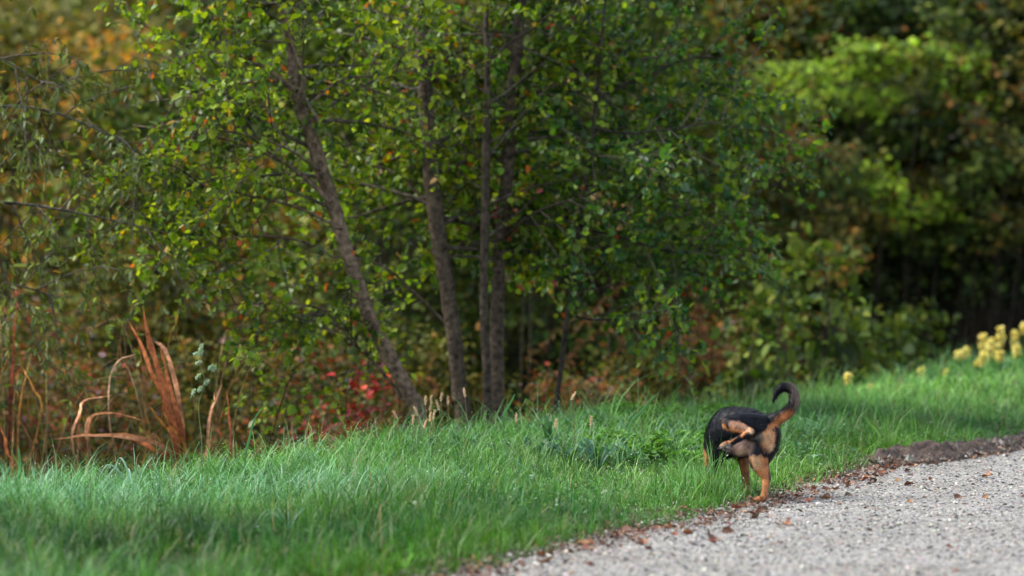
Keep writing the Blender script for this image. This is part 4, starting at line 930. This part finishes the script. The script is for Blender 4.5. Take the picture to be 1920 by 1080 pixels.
    cx = V_[:, 0] * K + 610; cz = 950 - V_[:, 2] * K; yy_ = V_[:, 1]
    wob = 9 * noise(V_, 60, 1) + 6 * noise(V_, 130, 2)
    col = np.tile(BLK, (n, 1))
    def seg(P, rad, cc, soft=.25, cond=None):
        """blend colour cc inside a capsule chain"""
        nonlocal col
        P = np.array(P); dm = np.full(n, 9.)
        for a, b, ra, rb in zip(P[:-1], P[1:], rad[:-1], rad[1:]):
            ab = b - a; t = np.clip(((V_ - a) @ ab) / (ab @ ab), 0, 1); dd = np.linalg.norm(V_ - a - t[:, None] * ab, axis=1) - (ra + (rb - ra) * t)
            dm = np.minimum(dm, dd)
        k = sstep(.5 - (dm + wob * c * .8) / (soft * .045))
        if cond is not None: k = k * cond
        col = col * (1 - k[:, None]) + np.array(cc) * k[:, None]
    fr = np.clip(.4 - N_[:, 1] * 1.2, 0, 1)                    # faces towards the tail end
    # rump patch up to under the tail
    seg([L(690, 440, -.02), L(660, 500, -.03), L(630, 560, -.03)], [.030, .043, .030], TANC, .5, np.clip((700 + 0 * cx - cx) / 12, 0, 1) * (yy_ < .07))
    seg([L(660, 500, -.03), L(630, 545, -.04)], [.026, .026], PALE, 1.2, yy_ < .07)
    seg([L(672, 560, -.01), L(668, 590, -.01)], [.016, .012], PALE, .5, yy_ < .07)
    # tail underside tan towards the base, grizzled grey outside higher up
    seg([L(705, 410, .03), L(750, 378, .01), L(800, 335, -.01), L(815, 318, -.01)], [.022, .024, .020, .008], TANC, .6)
    seg([L(840, 300, -.02), L(862, 240, -.015), L(850, 190, -.01), L(815, 150, 0)], [.012, .02, .018, .012], (.13, .10, .085), .9)
    # standing leg
    lowleg = np.clip((cz + wob - 618) / 30, 0, 1)
    seg([L(585, 630, 0), L(600, 700, 0), L(625, 770, 0), L(625, 850, 0), L(608, 930, 0), L(570, 945, 0)], [.052, .045, .038, .030, .022, .045], TANC, .4, lowleg * (yy_ < .2) * np.clip((608 + (cz - 600) * .28 + 34 - cx) / 16, 0, 1))
    seg([L(560, 640, 0), L(580, 690, 0)], [.025, .02], PALE, 1.2, lowleg * (yy_ < .2))
    seg([L(632, 935, .0), L(612, 925, 0)], [.011, .006], (.03, .02, .018), .4, yy_ < .2)
    # lifted leg: pale inner shin, tan lower rim, tan upper edge of the foot
    cl = yy_ < .01
    seg([L(385, 405, -.05), L(450, 408, -.06), L(505, 435, -.09)], [.017, .020, .016], (.26, .14, .09), .7, cl)
    seg([L(350, 425, -.02), L(358, 446, -.02), L(420, 455, -.05), L(480, 470, -.08)], [.014, .014, .011, .009], TANC * 1.15, .4, cl)
    seg([L(348, 400, .0), L(352, 440, 0)], [.012, .014], TANC * 1.2, .4, cl)
    seg([L(515, 440, -.09), L(530, 455, -.09)], [.013, .010], PALE * 1.2, .6, cl)
    seg([L(475, 466, -.10), L(430, 484, -.11), L(375, 515, -.11), L(330, 542, -.12)], [.007, .0085, .011, .016], TANC * 1.15, .25, cl)
    seg([L(340, 560, -.12), L(365, 560, -.11), L(380, 555, -.10)], [.020, .017, .010], (.30, .25, .19), .6, yy_ < -.05)
    # groin
    seg([L(520, 555, .05), L(470, 575, .05), L(420, 600, .05)], [.05, .045, .03], PINK, .9, (cz > 515) * (yy_ > -.03) * (yy_ < .14))
    seg([L(480, 610, .05), L(425, 625, .05)], [.022, .014], (.30, .2, .14), .9, (cz > 515) * (yy_ > -.03) * (yy_ < .14))
    seg([L(590, 505, -.02), L(560, 520, -.01)], [.012, .012], (.25, .23, .2), 1.2, yy_ < .1)
    # forelegs, their tan darkened to paint in shade, and face
    seg([L(500, 700, .44), L(533, 830, .44), L(535, 930, .42)], [.05, .05, .05], TANC * .4, .6, (cz > 670) * (yy_ > .3))
    seg([L(325, 700, .45), L(306, 870, .46)], [.05, .05], TANC * .4, .6, (cz > 800) * (yy_ > .3))
    seg([L(262, 655, .60), L(268, 720, .60), L(285, 800, .66), L(280, 850, .66)], [.035, .04, .03, .03], TANC * .8, .6, (yy_ > .5) * (cx < 284) * (cz < 760))
    fl = 1 + .22 * noise(V_, 45, 4) + .16 * noise(V_, 110, 5); col = col * np.clip(fl, .5, 1.5)[:, None]
    seg([L(560, 520, .0), L(600, 580, .0), L(640, 600, .0)], [.016, .018, .012], BLK, 1.0, yy_ < .12)
    a = bm.color_attributes.new('tint', 'FLOAT_COLOR', 'POINT'); a.data.foreach_set('color', np.concatenate([col, np.ones((n, 1))], 1).astype(np.float32).ravel())
    bm.materials.clear(); bm.materials.append(M_fur); link(bpy.data.objects.new('body', bm), root)
    # short lying coat hair, longer on the tail and the back of the thigh
    m = 42000; idx = rs.integers(0, n, m); P = V_[idx] + rs.normal(0, .0012, (m, 3)); N = N_[idx]
    flow = np.array([.75, -.55, -.35]); flow = np.tile(flow, (m, 1))
    hj = rs.normal(0, 6, m); lo = (cz[idx] > 600) | ((cx[idx] < 560) & (yy_[idx] < 0)); flow[lo] = (-.1, -.1, -1)
    TPc = curve(TP, 60); tail = (cx[idx] > 690) & (cz[idx] < 430)
    j = np.argmin(((P[:, None, :] - TPc[None]) ** 2).sum(-1)[:, :], 1) if False else np.array([0])
    if tail.any():
        Q = P[tail]; j = np.argmin(((Q[:, None, :] - TPc[None]) ** 2).sum(-1), 1); flow[tail] = unit(np.gradient(TPc, axis=0))[j]
    d = unit(flow - (flow * N).sum(1, keepdims=True) * N + N * .28 + rs.normal(0, .16, (m, 3)))
    ln = np.where(tail, rs.uniform(.010, .028, m), rs.uniform(.006, .016, m)); d = np.where(tail[:, None], unit(d + N * .35), d)
    s = unit(np.cross(d, N)) * np.where(tail, .0009, .0007)[:, None]
    v = np.stack([P - s, P + s, P + d * ln[:, None]], 1).reshape(-1, 3)
    hc = col[idx] * np.exp(rs.normal(0, .34, (m, 1))); gz_ = tail & (cx[idx] > 800) & (rs.random(m) < .35); hc[gz_] = np.maximum(hc[gz_], (.22, .18, .15))
    Geo().add(v, [np.arange(3 * m).reshape(-1, 3)], np.repeat(hc, 3, 0)).build('coat_hair', M_hair, root)
    # pads, claws, nose, anus, ears' inner details
    def bit(name, c3, r3, colr, mat=M_skin):
        g = Geo(); g.add(np.asarray(c3) + sv * np.broadcast_to(r3, 3), [sf], colr); g.build(name, mat, root)
    for (x, z, y) in [(322, 566, -.112), (335, 578, -.104), (352, 586, -.092)]: bit('paw_pad', L(x, z, y), (.0085, .006, .006), (.10, .085, .075))
    bit('paw_pad', L(366, 566, -.108), (.012, .006, .009), (.11, .09, .08))
    for (x, z, y) in [(306, 562, -.108), (300, 574, -.092), (568, 948, -.013), (560, 949, .004)]: bit('claw', L(x, z, y), (.006, .003, .0032), (.02, .017, .015))
    bit('nose', L(279, 862, .66), (.012, .012, .009), (.008, .008, .008))
    bit('eye', L(262, 722, .63), .007, (.015, .01, .006)); bit('eye', L(320, 732, .64), .007, (.015, .01, .006))
    bit('anus', L(684, 452, -.010), (.010, .008, .014), (.07, .03, .026))
    g = Geo()
    for k, (x, z) in enumerate([(374, 628), (369, 632), (352, 646), (345, 655), (331, 668), (323, 678), (315, 688)]):
        g.add(L(x, z, .04) + sv * (.0014 if k > 1 else .0022) , [sf], (.8, .8, .8))
    o = g.build('droplets', bpy.data.materials['dew_surface']); o.location = root.location
    tag(o, 'short string of bright liquid droplets falling below the dog', 'droplets', kind='stuff')
dog()
